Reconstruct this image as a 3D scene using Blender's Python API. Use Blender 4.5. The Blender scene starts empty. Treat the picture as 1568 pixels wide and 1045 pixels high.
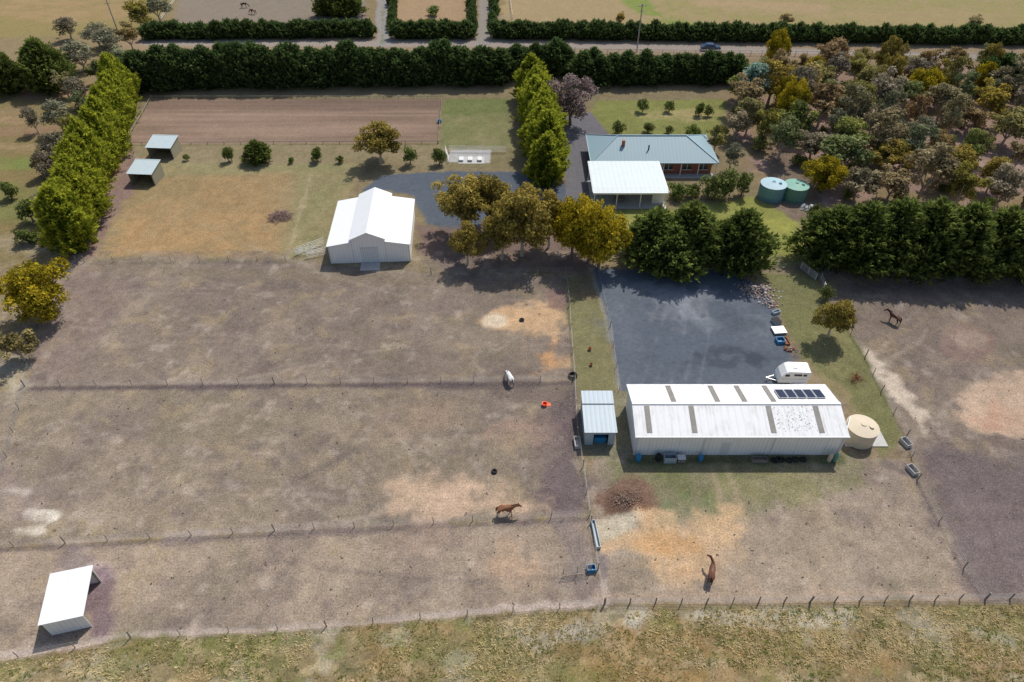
import bpy, math, random
import numpy as np
from mathutils import Vector, Matrix
random.seed(7)
rng=np.random.default_rng(7)
scene=bpy.context.scene
# ---------------------------------------------------------------- survey
# Site plan in metres. Ground positions were surveyed from the photo: a sighting
# (bearing u, dip v) is intersected with the level ground to give site x,y.
H=58.0; F=1045.0; PITCH=math.atan(0.904)
sp,cp=math.sin(PITCH),math.cos(PITCH)
def ratio(v):
    dv=v-522.5
    return (F*cp-dv*sp)/(F*sp+dv*cp)
def G(u,v,z=0.0):
    y=(H-z)*ratio(v)
    return ((u-784)/F*(y*cp+(H-z)*sp), y)
def hgt(vb,vt):
    return H-G(0,vb)[1]/ratio(vt)
def GL(pts): return [G(*p) for p in pts]
def lin(c):
    a=np.array(c,float)/255.0
    return np.where(a<=0.04045,a/12.92,((a+0.055)/1.055)**2.4)

# ---------------------------------------------------------------- materials
def newmat(name):
    m=bpy.data.materials.new(name); m.use_nodes=True
    nt=m.node_tree
    for n in list(nt.nodes): nt.nodes.remove(n)
    out=nt.nodes.new('ShaderNodeOutputMaterial')
    return m,nt,out
def mth(nt,op,a,b=None,c=None):
    n=nt.nodes.new('ShaderNodeMath'); n.operation=op
    for i,x in enumerate((a,b,c)):
        if x is None: continue
        if isinstance(x,(int,float)): n.inputs[i].default_value=x
        else: nt.links.new(x,n.inputs[i])
    return n.outputs[0]
def noise(nt,vec,scale,detail=5,rough=0.6):
    n=nt.nodes.new('ShaderNodeTexNoise'); n.inputs['Scale'].default_value=scale
    n.inputs['Detail'].default_value=detail; n.inputs['Roughness'].default_value=rough
    nt.links.new(vec,n.inputs['Vector']); return n.outputs['Fac']
def vscale(nt,col,fac):
    n=nt.nodes.new('ShaderNodeVectorMath'); n.operation='SCALE'
    nt.links.new(col,n.inputs[0])
    if isinstance(fac,(int,float)): n.inputs['Scale'].default_value=fac
    else: nt.links.new(fac,n.inputs['Scale'])
    return n.outputs[0]
def mixc(nt,fac,a,b):
    n=nt.nodes.new('ShaderNodeMix'); n.data_type='RGBA'
    if isinstance(fac,(int,float)): n.inputs[0].default_value=fac
    else: nt.links.new(fac,n.inputs[0])
    for s,x in ((6,a),(7,b)):
        if isinstance(x,(tuple,list)): n.inputs[s].default_value=(*x[:3],1)
        else: nt.links.new(x,n.inputs[s])
    return n.outputs[2]
def smap(nt,val,a,b,c=0.0,d=1.0):
    n=nt.nodes.new('ShaderNodeMapRange'); n.interpolation_type='SMOOTHSTEP'
    nt.links.new(val,n.inputs[0])
    for i,x in zip((1,2,3,4),(a,b,c,d)): n.inputs[i].default_value=x
    return n.outputs[0]
def simple(name,col,rough=0.7,metal=0.0,var=0.18,scale=3.0,spec=0.3,bump=0.0):
    m,nt,out=newmat(name)
    p=nt.nodes.new('ShaderNodeBsdfPrincipled')
    p.inputs['Roughness'].default_value=rough; p.inputs['Metallic'].default_value=metal
    p.inputs['Specular IOR Level'].default_value=spec
    tc=nt.nodes.new('ShaderNodeTexCoord').outputs['Object']
    n=noise(nt,tc,scale,4,0.65)
    f=mth(nt,'MULTIPLY_ADD',n,2*var*1.6,1-var*1.6)
    rgb=nt.nodes.new('ShaderNodeRGB'); rgb.outputs[0].default_value=(*col,1)
    nt.links.new(vscale(nt,rgb.outputs[0],f),p.inputs['Base Color'])
    nt.links.new(p.outputs[0],out.inputs[0]); return m
def metal_sheet(name,col,axis='X',pitch=0.45,dirt=0.2,rib=0.12,rough=0.55,stain=(0.2,0.17,0.13)):
    m,nt,out=newmat(name)
    p=nt.nodes.new('ShaderNodeBsdfPrincipled')
    p.inputs['Roughness'].default_value=rough; p.inputs['Specular IOR Level'].default_value=0.3
    tc=nt.nodes.new('ShaderNodeTexCoord').outputs['Object']
    w=nt.nodes.new('ShaderNodeTexWave'); w.wave_type='BANDS'; w.bands_direction=axis
    w.inputs['Scale'].default_value=0.314/pitch; w.inputs['Distortion'].default_value=0
    nt.links.new(tc,w.inputs['Vector'])
    band=smap(nt,w.outputs['Fac'],0.0,0.3,1-rib,1.0)
    n=noise(nt,tc,0.7,6,0.7)
    mp=nt.nodes.new('ShaderNodeMapping'); nt.links.new(tc,mp.inputs[0])
    mp.inputs['Scale'].default_value=(6,0.5,0.5) if axis=='X' else (0.5,6,0.5)
    n2=noise(nt,mp.outputs[0],1.0,4,0.6)
    d=mth(nt,'MULTIPLY',smap(nt,mth(nt,'MULTIPLY_ADD',n2,0.5,mth(nt,'MULTIPLY',n,0.5)),0.46,0.66),dirt)
    rgb=nt.nodes.new('ShaderNodeRGB'); rgb.outputs[0].default_value=(*col,1)
    c=mixc(nt,d,vscale(nt,rgb.outputs[0],band),stain)
    nt.links.new(c,p.inputs['Base Color'])
    b=nt.nodes.new('ShaderNodeBump'); b.inputs['Strength'].default_value=0.12; b.inputs['Distance'].default_value=0.03
    nt.links.new(w.outputs['Fac'],b.inputs['Height']); nt.links.new(b.outputs[0],p.inputs['Normal'])
    nt.links.new(p.outputs[0],out.inputs[0]); return m
def foliage(name,cols,trans=0.3,rand=0.2):
    m,nt,out=newmat(name)
    at=nt.nodes.new('ShaderNodeAttribute'); at.attribute_name='Col'
    oi=nt.nodes.new('ShaderNodeObjectInfo')
    sepc=nt.nodes.new('ShaderNodeSeparateColor'); nt.links.new(at.outputs['Color'],sepc.inputs[0])
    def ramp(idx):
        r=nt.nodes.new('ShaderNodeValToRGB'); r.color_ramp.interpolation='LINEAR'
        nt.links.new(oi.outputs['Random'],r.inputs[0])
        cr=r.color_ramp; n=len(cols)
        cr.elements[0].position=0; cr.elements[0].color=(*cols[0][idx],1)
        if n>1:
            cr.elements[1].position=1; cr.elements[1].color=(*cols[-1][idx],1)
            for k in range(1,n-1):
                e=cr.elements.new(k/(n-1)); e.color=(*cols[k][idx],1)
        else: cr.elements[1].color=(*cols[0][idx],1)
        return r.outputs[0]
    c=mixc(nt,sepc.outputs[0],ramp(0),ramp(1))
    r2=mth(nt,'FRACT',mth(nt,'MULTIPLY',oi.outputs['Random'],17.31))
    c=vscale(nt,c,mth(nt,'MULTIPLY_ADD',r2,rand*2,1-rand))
    d=nt.nodes.new('ShaderNodeBsdfDiffuse'); t=nt.nodes.new('ShaderNodeBsdfTranslucent')
    nt.links.new(c,d.inputs[0]); nt.links.new(c,t.inputs[0])
    mx=nt.nodes.new('ShaderNodeMixShader'); mx.inputs[0].default_value=trans
    nt.links.new(d.outputs[0],mx.inputs[1]); nt.links.new(t.outputs[0],mx.inputs[2])
    nt.links.new(mx.outputs[0],out.inputs[0]); return m

M_bark=simple('bark',(0.20,0.15,0.11),0.9,var=0.3,scale=4)
M_gumbark=simple('gum_bark',(0.42,0.36,0.29),0.85,var=0.3,scale=3)
M_cyp_lit=foliage('cypress_foliage_sunlit',[((0.08,0.11,0.012),(0.54,0.56,0.06))],0.4,0.10)  # sunlit yellow-green of the cypress rows put into the leaf colour
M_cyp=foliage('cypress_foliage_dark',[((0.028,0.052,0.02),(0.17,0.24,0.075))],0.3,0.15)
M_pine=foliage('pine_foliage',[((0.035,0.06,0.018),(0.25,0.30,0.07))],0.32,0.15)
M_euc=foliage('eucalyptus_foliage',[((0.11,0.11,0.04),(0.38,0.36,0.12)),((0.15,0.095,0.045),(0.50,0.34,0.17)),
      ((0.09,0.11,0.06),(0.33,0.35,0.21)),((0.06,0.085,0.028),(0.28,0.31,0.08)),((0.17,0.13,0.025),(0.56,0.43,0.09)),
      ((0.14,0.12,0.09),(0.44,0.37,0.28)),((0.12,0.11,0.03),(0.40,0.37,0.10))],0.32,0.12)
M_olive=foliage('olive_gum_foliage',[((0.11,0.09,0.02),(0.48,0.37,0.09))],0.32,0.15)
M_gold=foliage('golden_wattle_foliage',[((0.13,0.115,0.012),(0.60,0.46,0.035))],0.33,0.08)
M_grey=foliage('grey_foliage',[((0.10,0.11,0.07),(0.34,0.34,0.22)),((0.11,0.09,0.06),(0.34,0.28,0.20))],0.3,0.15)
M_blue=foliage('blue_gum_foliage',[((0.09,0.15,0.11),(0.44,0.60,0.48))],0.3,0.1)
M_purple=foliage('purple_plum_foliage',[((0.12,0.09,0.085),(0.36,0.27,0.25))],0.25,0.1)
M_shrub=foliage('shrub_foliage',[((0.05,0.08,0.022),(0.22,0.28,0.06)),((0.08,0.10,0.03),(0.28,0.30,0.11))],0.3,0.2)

# ---------------------------------------------------------------- mesh builder
class MB:
    def __init__(s): s.v=[];s.f=[];s.m=[]
    def add(s,vs,fs,mi=0):
        o=len(s.v); s.v+= [tuple(p) for p in vs]; s.f+=[tuple(i+o for i in f) for f in fs]; s.m+=[mi]*len(fs)
    def box(s,c,d,mi=0,rz=0.0,tilt=None):
        x,y,z=d[0]/2,d[1]/2,d[2]/2
        vs=[Vector((a*x,b*y,e*z)) for e in(-1,1) for a,b in((-1,-1),(1,-1),(1,1),(-1,1))]
        R=Matrix.Rotation(rz,3,'Z')
        if tilt is not None: R=R@Matrix.Rotation(tilt[0],3,'X')@Matrix.Rotation(tilt[1],3,'Y')
        s.add([tuple(R@p+Vector(c)) for p in vs],[(3,2,1,0),(4,5,6,7),(0,1,5,4),(1,2,6,5),(2,3,7,6),(3,0,4,7)],mi)
    def slab(s,p,t,mi=0):
        P=[Vector(q) for q in p]; n=(P[1]-P[0]).cross(P[3]-P[0]).normalized()
        Q=[q-n*t for q in P]
        s.add([tuple(q) for q in Q+P],[(3,2,1,0),(4,5,6,7),(0,1,5,4),(1,2,6,5),(2,3,7,6),(3,0,4,7)],mi)
    def tube(s,pts,rad,n=6,mi=0,cap=True):
        pts=[Vector(p) for p in pts]; vs=[];fs=[]
        for i,p in enumerate(pts):
            d=(pts[min(i+1,len(pts)-1)]-pts[max(i-1,0)]).normalized()
            a=d.cross(Vector((0,0,1)) if abs(d.z)<0.9 else Vector((1,0,0))).normalized(); b=d.cross(a)
            for k in range(n):
                t=2*math.pi*k/n; vs.append(tuple(p+(a*math.cos(t)+b*math.sin(t))*rad[i]))
        for i in range(len(pts)-1):
            for k in range(n):
                fs.append((i*n+k,i*n+(k+1)%n,(i+1)*n+(k+1)%n,(i+1)*n+k))
        if cap: fs.append(tuple(range(n))[::-1]); fs.append(tuple((len(pts)-1)*n+k for k in range(n)))
        s.add(vs,fs,mi)
    def cyl(s,x,y,z0,z1,r,n=24,mi=0,r1=None):
        s.tube([(x,y,z0),(x,y,z1)],[r,r if r1 is None else r1],n,mi)
    def obj(s,name,mats,parent=None,smooth=False,M=None):
        me=bpy.data.meshes.new(name); me.from_pydata(s.v,[],s.f); 
        for m in mats: me.materials.append(m)
        me.polygons.foreach_set('material_index',s.m)
        if smooth: me.polygons.foreach_set('use_smooth',[True]*len(s.f))
        me.update()
        o=bpy.data.objects.new(name,me); scene.collection.objects.link(o)
        if M is not None: o.matrix_world=M
        if parent is not None: o.parent=parent
        return o
def empty(name,loc=(0,0,0),rz=0.0):
    e=bpy.data.objects.new(name,None); scene.collection.objects.link(e)
    e.location=loc; e.rotation_euler=(0,0,rz); e.empty_display_size=0.5; return e

# ---------------------------------------------------------------- ground
def vnoise(x,y,s,seed):
    g=np.random.default_rng(seed).random((256,256))
    X=x/s+1000.3;Y=y/s+1000.7
    xi=np.floor(X).astype(int);yi=np.floor(Y).astype(int);xf=X-xi;yf=Y-yi
    xf=xf*xf*(3-2*xf);yf=yf*yf*(3-2*yf)
    a=g[xi&255,yi&255];b=g[(xi+1)&255,yi&255];c=g[xi&255,(yi+1)&255];d=g[(xi+1)&255,(yi+1)&255]
    return (a*(1-xf)+b*xf)*(1-yf)+(c*(1-xf)+d*xf)*yf
def fbm(x,y,s,seed,o=4):
    r=0;amp=1;t=0
    for i in range(o):
        r=r+amp*vnoise(x,y,s/2**i,seed+i*13);t+=amp;amp*=0.55
    return r/t-0.5
xs=np.concatenate([-np.geomspace(1800,165,14)[:-1],np.arange(-160,-75,0.8),np.arange(-75,75,0.25),np.arange(75,160,0.8),np.geomspace(165,1800,14)])
ys=np.concatenate([[-400,-150,-50,0,8],np.arange(14,85,0.22),np.arange(85,150,0.35),np.arange(150,235,0.7),np.geomspace(238,3000,25)])
X,Y=np.meshgrid(xs,ys); nx,ny=len(xs),len(ys)
gx=X.ravel();gy=Y.ravel()
col=np.tile(np.append(lin((138,122,92)),1.0),(len(gx),1))
wob1=fbm(gx,gy,6,5);wob2=fbm(gx,gy,1.6,9)
brk=fbm(gx,gy,3.0,31,5)
brk2=fbm(gx,gy,9.0,77,4)
def sdist(px,py,poly,closed=True):
    n=len(poly);d=np.full(px.shape,1e9);ins=np.zeros(px.shape,bool)
    for i in range(n if closed else n-1):
        x0,y0=poly[i];x1,y1=poly[(i+1)%n]
        ex,ey=x1-x0,y1-y0;wx,wy=px-x0,py-y0
        t=np.clip((wx*ex+wy*ey)/(ex*ex+ey*ey+1e-9),0,1)
        d=np.minimum(d,(wx-ex*t)**2+(wy-ey*t)**2)
        if closed:
            c=((y0<=py)&(y1>py))|((y1<=py)&(y0>py))
            xc=x0+(py-y0)/(ey if abs(ey)>1e-9 else 1e-9)*ex
            ins^=c&(px<xc)
    d=np.sqrt(d)
    return np.where(ins,-d,d) if closed else d
def paint(poly,c,soft=0.6,wob=0.8,op=1.0,g=1.0,bk=0.0,world=False,line=None):
    P=poly if world else GL(poly)
    a=np.array(P);mg=soft+wob*1.3+(line or 0)+1
    sel=np.where((gx>a[:,0].min()-mg)&(gx<a[:,0].max()+mg)&(gy>a[:,1].min()-mg)&(gy<a[:,1].max()+mg))[0]
    if len(sel)==0: return
    d=sdist(gx[sel],gy[sel],P,line is None)
    if line is not None: d=d-line
    d=d+wob*(wob1[sel]*2.0+wob2[sel]*1.6)
    m=np.clip(0.5-d/soft,0,1);m=m*m*(3-2*m)*op
    if bk>0:
        q=np.clip((brk[sel]+0.5*brk2[sel])*6+0.5,0,1); m=m*(1-bk+bk*q)
    m=m[:,None]
    col[sel]=col[sel]*(1-m)+np.append(lin(c),g)[None,:]*m
def blob(u,v,ru,rv,c,**k):
    paint([(u+ru*math.cos(t),v+rv*math.sin(t)) for t in np.linspace(0,2*math.pi,18)[:-1]],c,**k)
def path(pts,c,w,**k): paint(pts,c,line=w/2,**k)
# --- beyond the road
paint([(770,38),(2200,60),(2200,-150),(770,-150)],(166,146,110),2,2)
paint([(985,36),(1600,50),(1700,-20),(1060,-60)],(152,144,94),6,6,0.7,bk=.6)
path([(930,-30),(990,15),(1040,40)],(122,144,66),4,soft=3,wob=3,op=.75)
path([(1090,5),(1250,12)],(176,150,118),9,soft=5,wob=3,op=.7)
blob(1400,25,160,8,(172,148,112),soft=5,wob=4,op=.6,bk=.5)
paint([(262,42),(560,32),(560,-100),(300,-100)],(138,126,112),1,1)
blob(420,45,160,8,(152,130,108),soft=2,op=.6)
paint([(606,32),(724,32),(724,-100),(606,-100)],(166,140,110),1,1)
paint([(-400,60),(235,55),(275,-10),(-400,-100)],(142,128,86),2,2)
blob(100,10,120,25,(158,134,98),soft=5,bk=.6)
path([(230,62),(800,66),(2000,92)],(150,130,106),14,soft=2,wob=1)
path([(230,66),(800,68),(1087,74),(1300,82),(2000,104)],(158,146,134),4.2,soft=.8,wob=.4,g=.1)
path([(588,68),(586,0),(586,-100)],(152,147,142),3.6,soft=.8,wob=.6,g=.2)
path([(741,66),(744,0),(745,-100)],(150,143,134),3.4,soft=.8,wob=.6,g=.2)
path([(586,68),(586,0),(586,-100)],(120,120,85),0.5,soft=.8,op=.6)
# --- left outside
paint([(-600,120),(195,130),(70,400),(-600,440)],(126,112,76),2,2)
for (u,v,a,b,c) in [(80,140,70,14,(150,118,98)),(50,200,60,12,(142,116,94)),(20,250,45,10,(112,126,66)),(25,310,60,30,(116,118,72)),(40,375,60,14,(156,144,122)),(30,225,50,8,(156,134,102)),(100,330,40,14,(112,112,66)),(10,180,40,14,(150,126,98))]:
    blob(u,v,a,b,c,soft=3,wob=2,op=.8,bk=.4)
# --- woodland floor
paint([(1095,95),(2200,95),(2200,440),(1250,430),(1225,330),(1130,250)],(150,126,115),3,3)
paint([(1095,95),(2200,95),(2200,440),(1250,430),(1225,330),(1130,250)],(134,118,84),3,3,.8,bk=1)
for (u,v,a,b) in [(1340,285,40,8),(1250,300,40,10),(1440,210,50,8),(1545,170,50,8),(1330,170,50,8),(1400,260,60,8),(1520,260,60,8)]:
    blob(u,v,a,b,(184,160,150),soft=3,wob=3,op=.7,bk=.5)
# --- home block base
paint([(205,140),(1110,140),(1130,250),(1225,330),(1250,420),(860,440),(660,425),(440,400),(120,400),(165,280)],(132,119,92),1.5,1)
paint([(195,228),(560,228),(505,395),(128,402),(165,300)],(146,130,98),1.2,1)
paint([(235,262),(450,262),(425,392),(160,392),(200,290)],(156,129,92),4,3,.8,bk=.35)
paint([(170,330),(430,330),(425,395),(150,395)],(170,138,98),5,4,.55,bk=.7)
paint([(200,270),(330,262),(300,300),(190,320)],(130,118,86),4,4,.6,bk=.7)
paint([(215,245),(560,240),(545,262),(240,270)],(140,134,98),2,1,.8,bk=.3)
paint([(455,245),(540,245),(500,392),(435,396)],(134,130,92),2.5,2,.75,bk=.4)
path([(478,262),(440,394)],(166,152,122),.6,soft=.8,wob=.8,op=.6)
path([(215,225),(185,290),(122,405)],(132,110,102),3.4,soft=1.5,wob=1)
path([(195,222),(150,300),(95,400)],(136,94,76),1.6,soft=1.5,wob=1,op=.8)
path([(130,400),(440,402),(650,420)],(122,112,88),1.2,soft=1,wob=.7)
# arena
paint([(200,148),(782,148),(792,262),(205,240)],(128,118,88),1,1)
paint([(203,222),(700,222),(690,256),(205,246)],(140,127,100),1,.8,.9,bk=.4)
AR=[(232,152),(675,152),(669,219),(193,221)]
paint(AR,(140,119,103),.4,.12,g=.05)
A=GL(AR)
sel=np.where(sdist(gx,gy,A)<-0.3)[0]
st=vnoise(gx[sel]*0.04,gy[sel]*1.0,0.75,401)-0.5+0.5*(vnoise(gx[sel]*0.15,gy[sel],1.5,402)-.5)
col[sel,:3]*=(1+0.42*st)[:,None]
path([(238,160),(665,160)],(114,96,84),5,soft=3,wob=.6,g=0.05,op=.6)
blob(420,200,170,9,(160,137,118),soft=3,wob=1,g=.05,op=.55)
paint([(680,152),(776,152),(786,228),(676,226)],(112,118,74),.8,.6)
paint([(680,180),(776,175),(786,228),(676,226)],(142,132,100),2,2,.7,bk=.5)
paint([(690,230),(752,230),(750,250),(684,248)],(178,176,172),.3,.1,g=.1)
# gravel near barn & drive
paint([(585,268),(690,262),(790,262),(868,285),(893,300),(905,330),(840,360),(700,362),(650,340),(640,318),(632,300),(596,292),(556,292)],(94,101,110),.8,.6,g=.1)
paint([(640,345),(700,350),(860,330),(905,345),(915,412),(862,418),(700,415),(636,385)],(124,106,98),1.5,1.2,g=.5)  # brown leaf litter under the gums, with tree shadow mixed into its colour
paint([(862,180),(905,172),(932,206),(902,210),(900,305),(868,300)],(116,114,118),.5,.2,g=.05)
# house lawns
paint([(910,154),(1112,152),(1108,185),(1092,210),(935,206),(906,172)],(128,130,76),.8,.6)
blob(1040,175,70,9,(166,152,108),soft=2,wob=2,op=.8,bk=.5)
paint([(900,322),(1030,322),(1150,300),(1225,330),(1245,408),(1100,412),(955,408)],(138,140,76),1,.8)
blob(1190,345,40,14,(162,160,84),soft=3,wob=2,op=.7)
blob(1000,345,50,14,(168,156,96),soft=3,wob=2,op=.7,bk=.4)
blob(1040,385,70,12,(130,118,96),soft=3,wob=2,op=.8)
paint([(1180,230),(1235,240),(1260,330),(1225,345),(1165,305)],(126,110,96),1.5,1)
# paddocks
paint([(-300,600),(38,592),(60,520),(118,402),(440,402),(650,420),(866,420),(880,582)],(128,115,103),.6,.5)
paint([(38,592),(880,584),(902,788),(420,815),(-300,850),(-200,640)],(135,122,106),.8,.4)
paint([(-300,860),(420,818),(903,792),(918,926),(500,958),(200,978),(-300,1060)],(154,138,121),.6,.5)
paint([(903,700),(1392,700),(1508,918),(926,926),(915,870)],(155,139,122),.6,.5)
paint([(1262,440),(2200,430),(2200,922),(1510,918),(1405,735),(1335,560)],(130,116,104),1,.7)
for seed,(c,thr,op,s) in enumerate([((153,138,121),.03,.5,7),((114,102,97),.04,.45,5),((160,142,111),.09,.4,2.6),((112,106,86),.09,.35,6),((106,95,94),.11,.45,2.2),((176,162,148),.12,.45,1.7)]):
    n=fbm(gx,gy,s,900+seed*7,5)
    sel=np.where((gy<84)&(gy>20))[0]
    m=np.clip((n[sel]-thr)*7,0,1)*op
    col[sel,:3]=col[sel,:3]*(1-m[:,None])+lin(c)[None,:]*m[:,None]
rt=random.Random(5)
for (ua,ub,va,vb,n) in [(60,860,425,580,18),(20,880,600,780,20),(20,900,835,920,10),(940,1450,730,910,12),(1340,1560,450,900,12)]:
    for k in range(n):
        x,y=G(rt.uniform(ua,ub),rt.uniform(va,vb)); a=rt.choice([0,math.pi])+rt.gauss(0,.45); P=[(x,y)]
        for j in range(10):
            a+=rt.gauss(0,.16); x+=math.cos(a)*2.8; y+=math.sin(a)*2.8; P.append((x,y))
        paint(P,rt.choice([(166,152,138),(104,94,90),(158,142,122)]),.5,.35,rt.uniform(.25,.5),line=rt.uniform(.08,.25),world=True,bk=.4)
# paddock details
paint([(60,520),(118,402),(240,402),(200,470),(120,585),(38,592)],(128,110,106),3,3,.6,bk=.5)
path([(150,410),(650,432),(850,445)],(128,116,98),2,soft=2,wob=1,op=.5)
path([(38,596),(420,591),(872,588)],(98,86,87),.9,soft=.8,wob=.5,op=.85)
path([(60,590),(420,585),(872,580)],(166,152,138),.3,soft=.5,wob=.5,op=.5,bk=.5)
paint([(738,492),(770,470),(860,462),(868,560),(850,565),(835,525),(800,505),(760,503)],(196,164,128),1.8,2.0,.95,bk=.2)
blob(845,540,22,26,(190,146,102),soft=2,wob=2,op=.8,bk=.3)
blob(757,492,16,9,(216,200,176),soft=1,wob=.8,op=.85)
paint([(842,445),(868,445),(872,480),(840,470)],(128,104,98),1,1,.8)
paint([(862,598),(880,596),(900,782),(800,790),(850,700)],(100,88,90),1.6,1.4,.85)
path([(770,600),(880,596)],(110,98,92),2.5,soft=2,wob=1,op=.6)
blob(845,680,22,80,(114,100,98),soft=2,wob=2,op=.6,bk=.6)
paint([(600,745),(650,738),(840,765),(835,790),(640,795),(600,775)],(188,162,138),2.2,2.6,.9,bk=.35)
blob(795,665,40,14,(166,138,122),soft=2,wob=2,op=.6,bk=.6)
blob(640,640,50,20,(154,130,112),soft=2,wob=2,op=.5,bk=.6)
path([(100,832),(270,818),(420,811)],(186,174,170),.6,soft=.8,wob=.9,op=.6,bk=.5)
path([(0,838),(100,830),(420,813),(700,802),(898,789)],(166,150,140),.4,soft=.5,wob=.5,op=.5,bk=.4)
path([(0,843),(420,820),(898,797)],(108,96,94),.7,soft=.7,wob=.5,op=.65)
blob(65,790,24,8,(220,212,196),soft=.8,wob=1,op=.9,bk=.7); blob(45,812,26,6,(214,204,188),soft=.8,wob=1,op=.85,bk=.7)
blob(30,752,20,8,(205,196,182),soft=.8,wob=1,op=.7,bk=.7)
blob(20,760,40,50,(150,134,128),soft=3,wob=3,op=.5)
blob(20,580,26,30,(168,158,138),soft=2,wob=2,op=.8,bk=.4)
blob(110,905,26,70,(120,108,108),soft=1.6,wob=1.6,op=.75); blob(150,878,14,12,(190,172,172),soft=.8,wob=.9,op=.9,bk=.5)
blob(152,930,18,55,(114,96,102),soft=1,wob=1,op=.85)
blob(780,865,50,30,(186,158,132),soft=3,wob=3,op=.75,bk=.5)
blob(700,830,120,15,(166,142,122),soft=2,wob=2,op=.5,bk=.5)
path([(860,800),(895,850),(880,880),(925,925)],(126,114,110),2.4,soft=1.5,wob=1.2,op=.7)
path([(925,880),(925,925),(700,942),(500,960),(200,980),(-300,1050)],(178,162,150),.9,soft=.6,wob=.5,op=.85)
path([(918,800),(925,880)],(120,110,112),1.2,soft=.8,wob=.6,op=.8)
# bottom right paddock
paint([(920,700),(1300,695),(1360,705),(1300,740),(1200,770),(1070,800),(1000,815),(930,790)],(122,119,88),1.6,2.0,.9,bk=.3)
paint([(1000,715),(1200,712),(1150,750),(1040,770)],(110,115,74),2,2,.6,bk=.6)
blob(1050,780,44,16,(108,128,86),soft=2,wob=2,op=.55,bk=.7)
blob(1180,745,80,16,(144,136,100),soft=2,wob=2,op=.7,bk=.5)
path([(1085,705),(1110,780)],(160,144,118),.6,soft=.6,wob=.3,op=.7)
path([(1110,705),(1135,780)],(160,144,118),.6,soft=.6,wob=.3,op=.6)
blob(960,764,44,38,(122,96,82),soft=1.6,wob=1.8,op=.95)
blob(955,772,30,22,(98,74,64),soft=1.4,wob=1.6,op=.8,bk=.4)
blob(985,790,12,12,(136,98,68),soft=1,wob=1,op=.7)
paint([(925,805),(1000,800),(1120,795),(1140,850),(1080,890),(1000,880),(925,840)],(194,165,130),2.4,3.0,.95,bk=.2)
blob(1020,842,50,16,(186,146,100),soft=2,wob=2.5,op=.75,bk=.3)
path([(925,812),(960,800)],(190,182,162),2,soft=1,wob=1,op=.8)
paint([(1100,850),(1300,780),(1400,770),(1480,900),(1100,915)],(166,149,130),3,3,.7,bk=.3)
path([(1360,712),(1405,735),(1430,800)],(114,102,100),1.5,soft=1,wob=1,op=.8)
path([(925,915),(1500,908)],(170,150,130),1.2,soft=1,wob=1,op=.7)
# right paddock
paint([(1470,610),(1500,592),(1568,585),(1640,600),(1650,640),(1590,668),(1520,662),(1480,640)],(198,172,148),2.2,2.6,.95,bk=.2); blob(1532,640,34,15,(186,148,124),soft=2,wob=2,op=.7,bk=.4)
blob(1482,525,34,26,(142,116,106),soft=1.6,wob=2,op=.75,bk=.3); blob(1482,520,18,10,(162,144,128),soft=1.6,wob=1.6,op=.8,bk=.3)
path([(1325,548),(1350,580),(1400,625),(1415,660)],(208,192,172),1.8,soft=1,wob=1.6,op=.9,bk=.2)
paint([(1400,680),(1600,690),(1700,920),(1510,915),(1440,780)],(110,98,99),3,2.5,.8)
blob(1530,800,60,36,(132,116,112),soft=3,wob=3,op=.6,bk=.5)
path([(1270,440),(1700,445)],(116,100,94),3,soft=3,wob=1.5,op=.7)
# yard
paint([(868,425),(915,425),(945,560),(945,600),(895,640),(880,575),(868,470)],(126,121,86),.8,.6,g=1)
paint([(876,428),(912,428),(920,460),(878,460)],(120,100,84),1.5,1,.6)
paint([(906,412),(1105,414),(1150,430),(1185,462),(1212,545),(1232,590),(1232,600),(948,600),(932,500)],(97,104,113),.5,.35,g=.02)
paint([(1000,440),(1080,450),(1092,490),(1045,503),(1010,480)],(146,149,154),4,4,.8,g=.02,bk=.2)
paint([(930,430),(985,440),(990,560),(945,580)],(118,122,128),4,3,.7,g=.02,bk=.5)
paint([(1120,440),(1180,470),(1200,540),(1150,540)],(120,124,130),4,4,.6,g=.02,bk=.6)
for i in range(11):
    blob(970+i*23,555-7*(i%3),28,8,(76,82,90),soft=1.5,wob=3,op=.6,g=.02,bk=.5)
for i in range(7):
    blob(985+i*31,470+14*(i%3),22,10,(80,86,94),soft=1.5,wob=3,op=.45,g=.02,bk=.6)
for k in range(6):
    path([(960+k*22,590),(985+k*20,520),(1015+k*15,450)],(128,132,138),.25,soft=.4,wob=.6,op=.4,g=.02,bk=.3)
path([(905,412),(932,500),(948,598)],(150,146,134),.5,soft=.4,wob=.3,op=.6)
paint([(1160,418),(1245,420),(1322,545),(1388,668),(1350,705),(1290,612),(1232,560),(1190,470)],(119,118,80),.8,.6)
path([(1235,560),(1290,600),(1340,690)],(154,134,104),1.5,soft=1.5,wob=1,op=.7,bk=.3)
blob(1270,540,20,30,(140,132,92),soft=2,wob=2,op=.6)
paint([(888,600),(960,600),(966,700),(900,706),(893,680)],(126,122,100),.8,.5,.9)
paint([(955,700),(1290,698),(1290,708),(955,712)],(96,99,70),.6,.4,.9)
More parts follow.
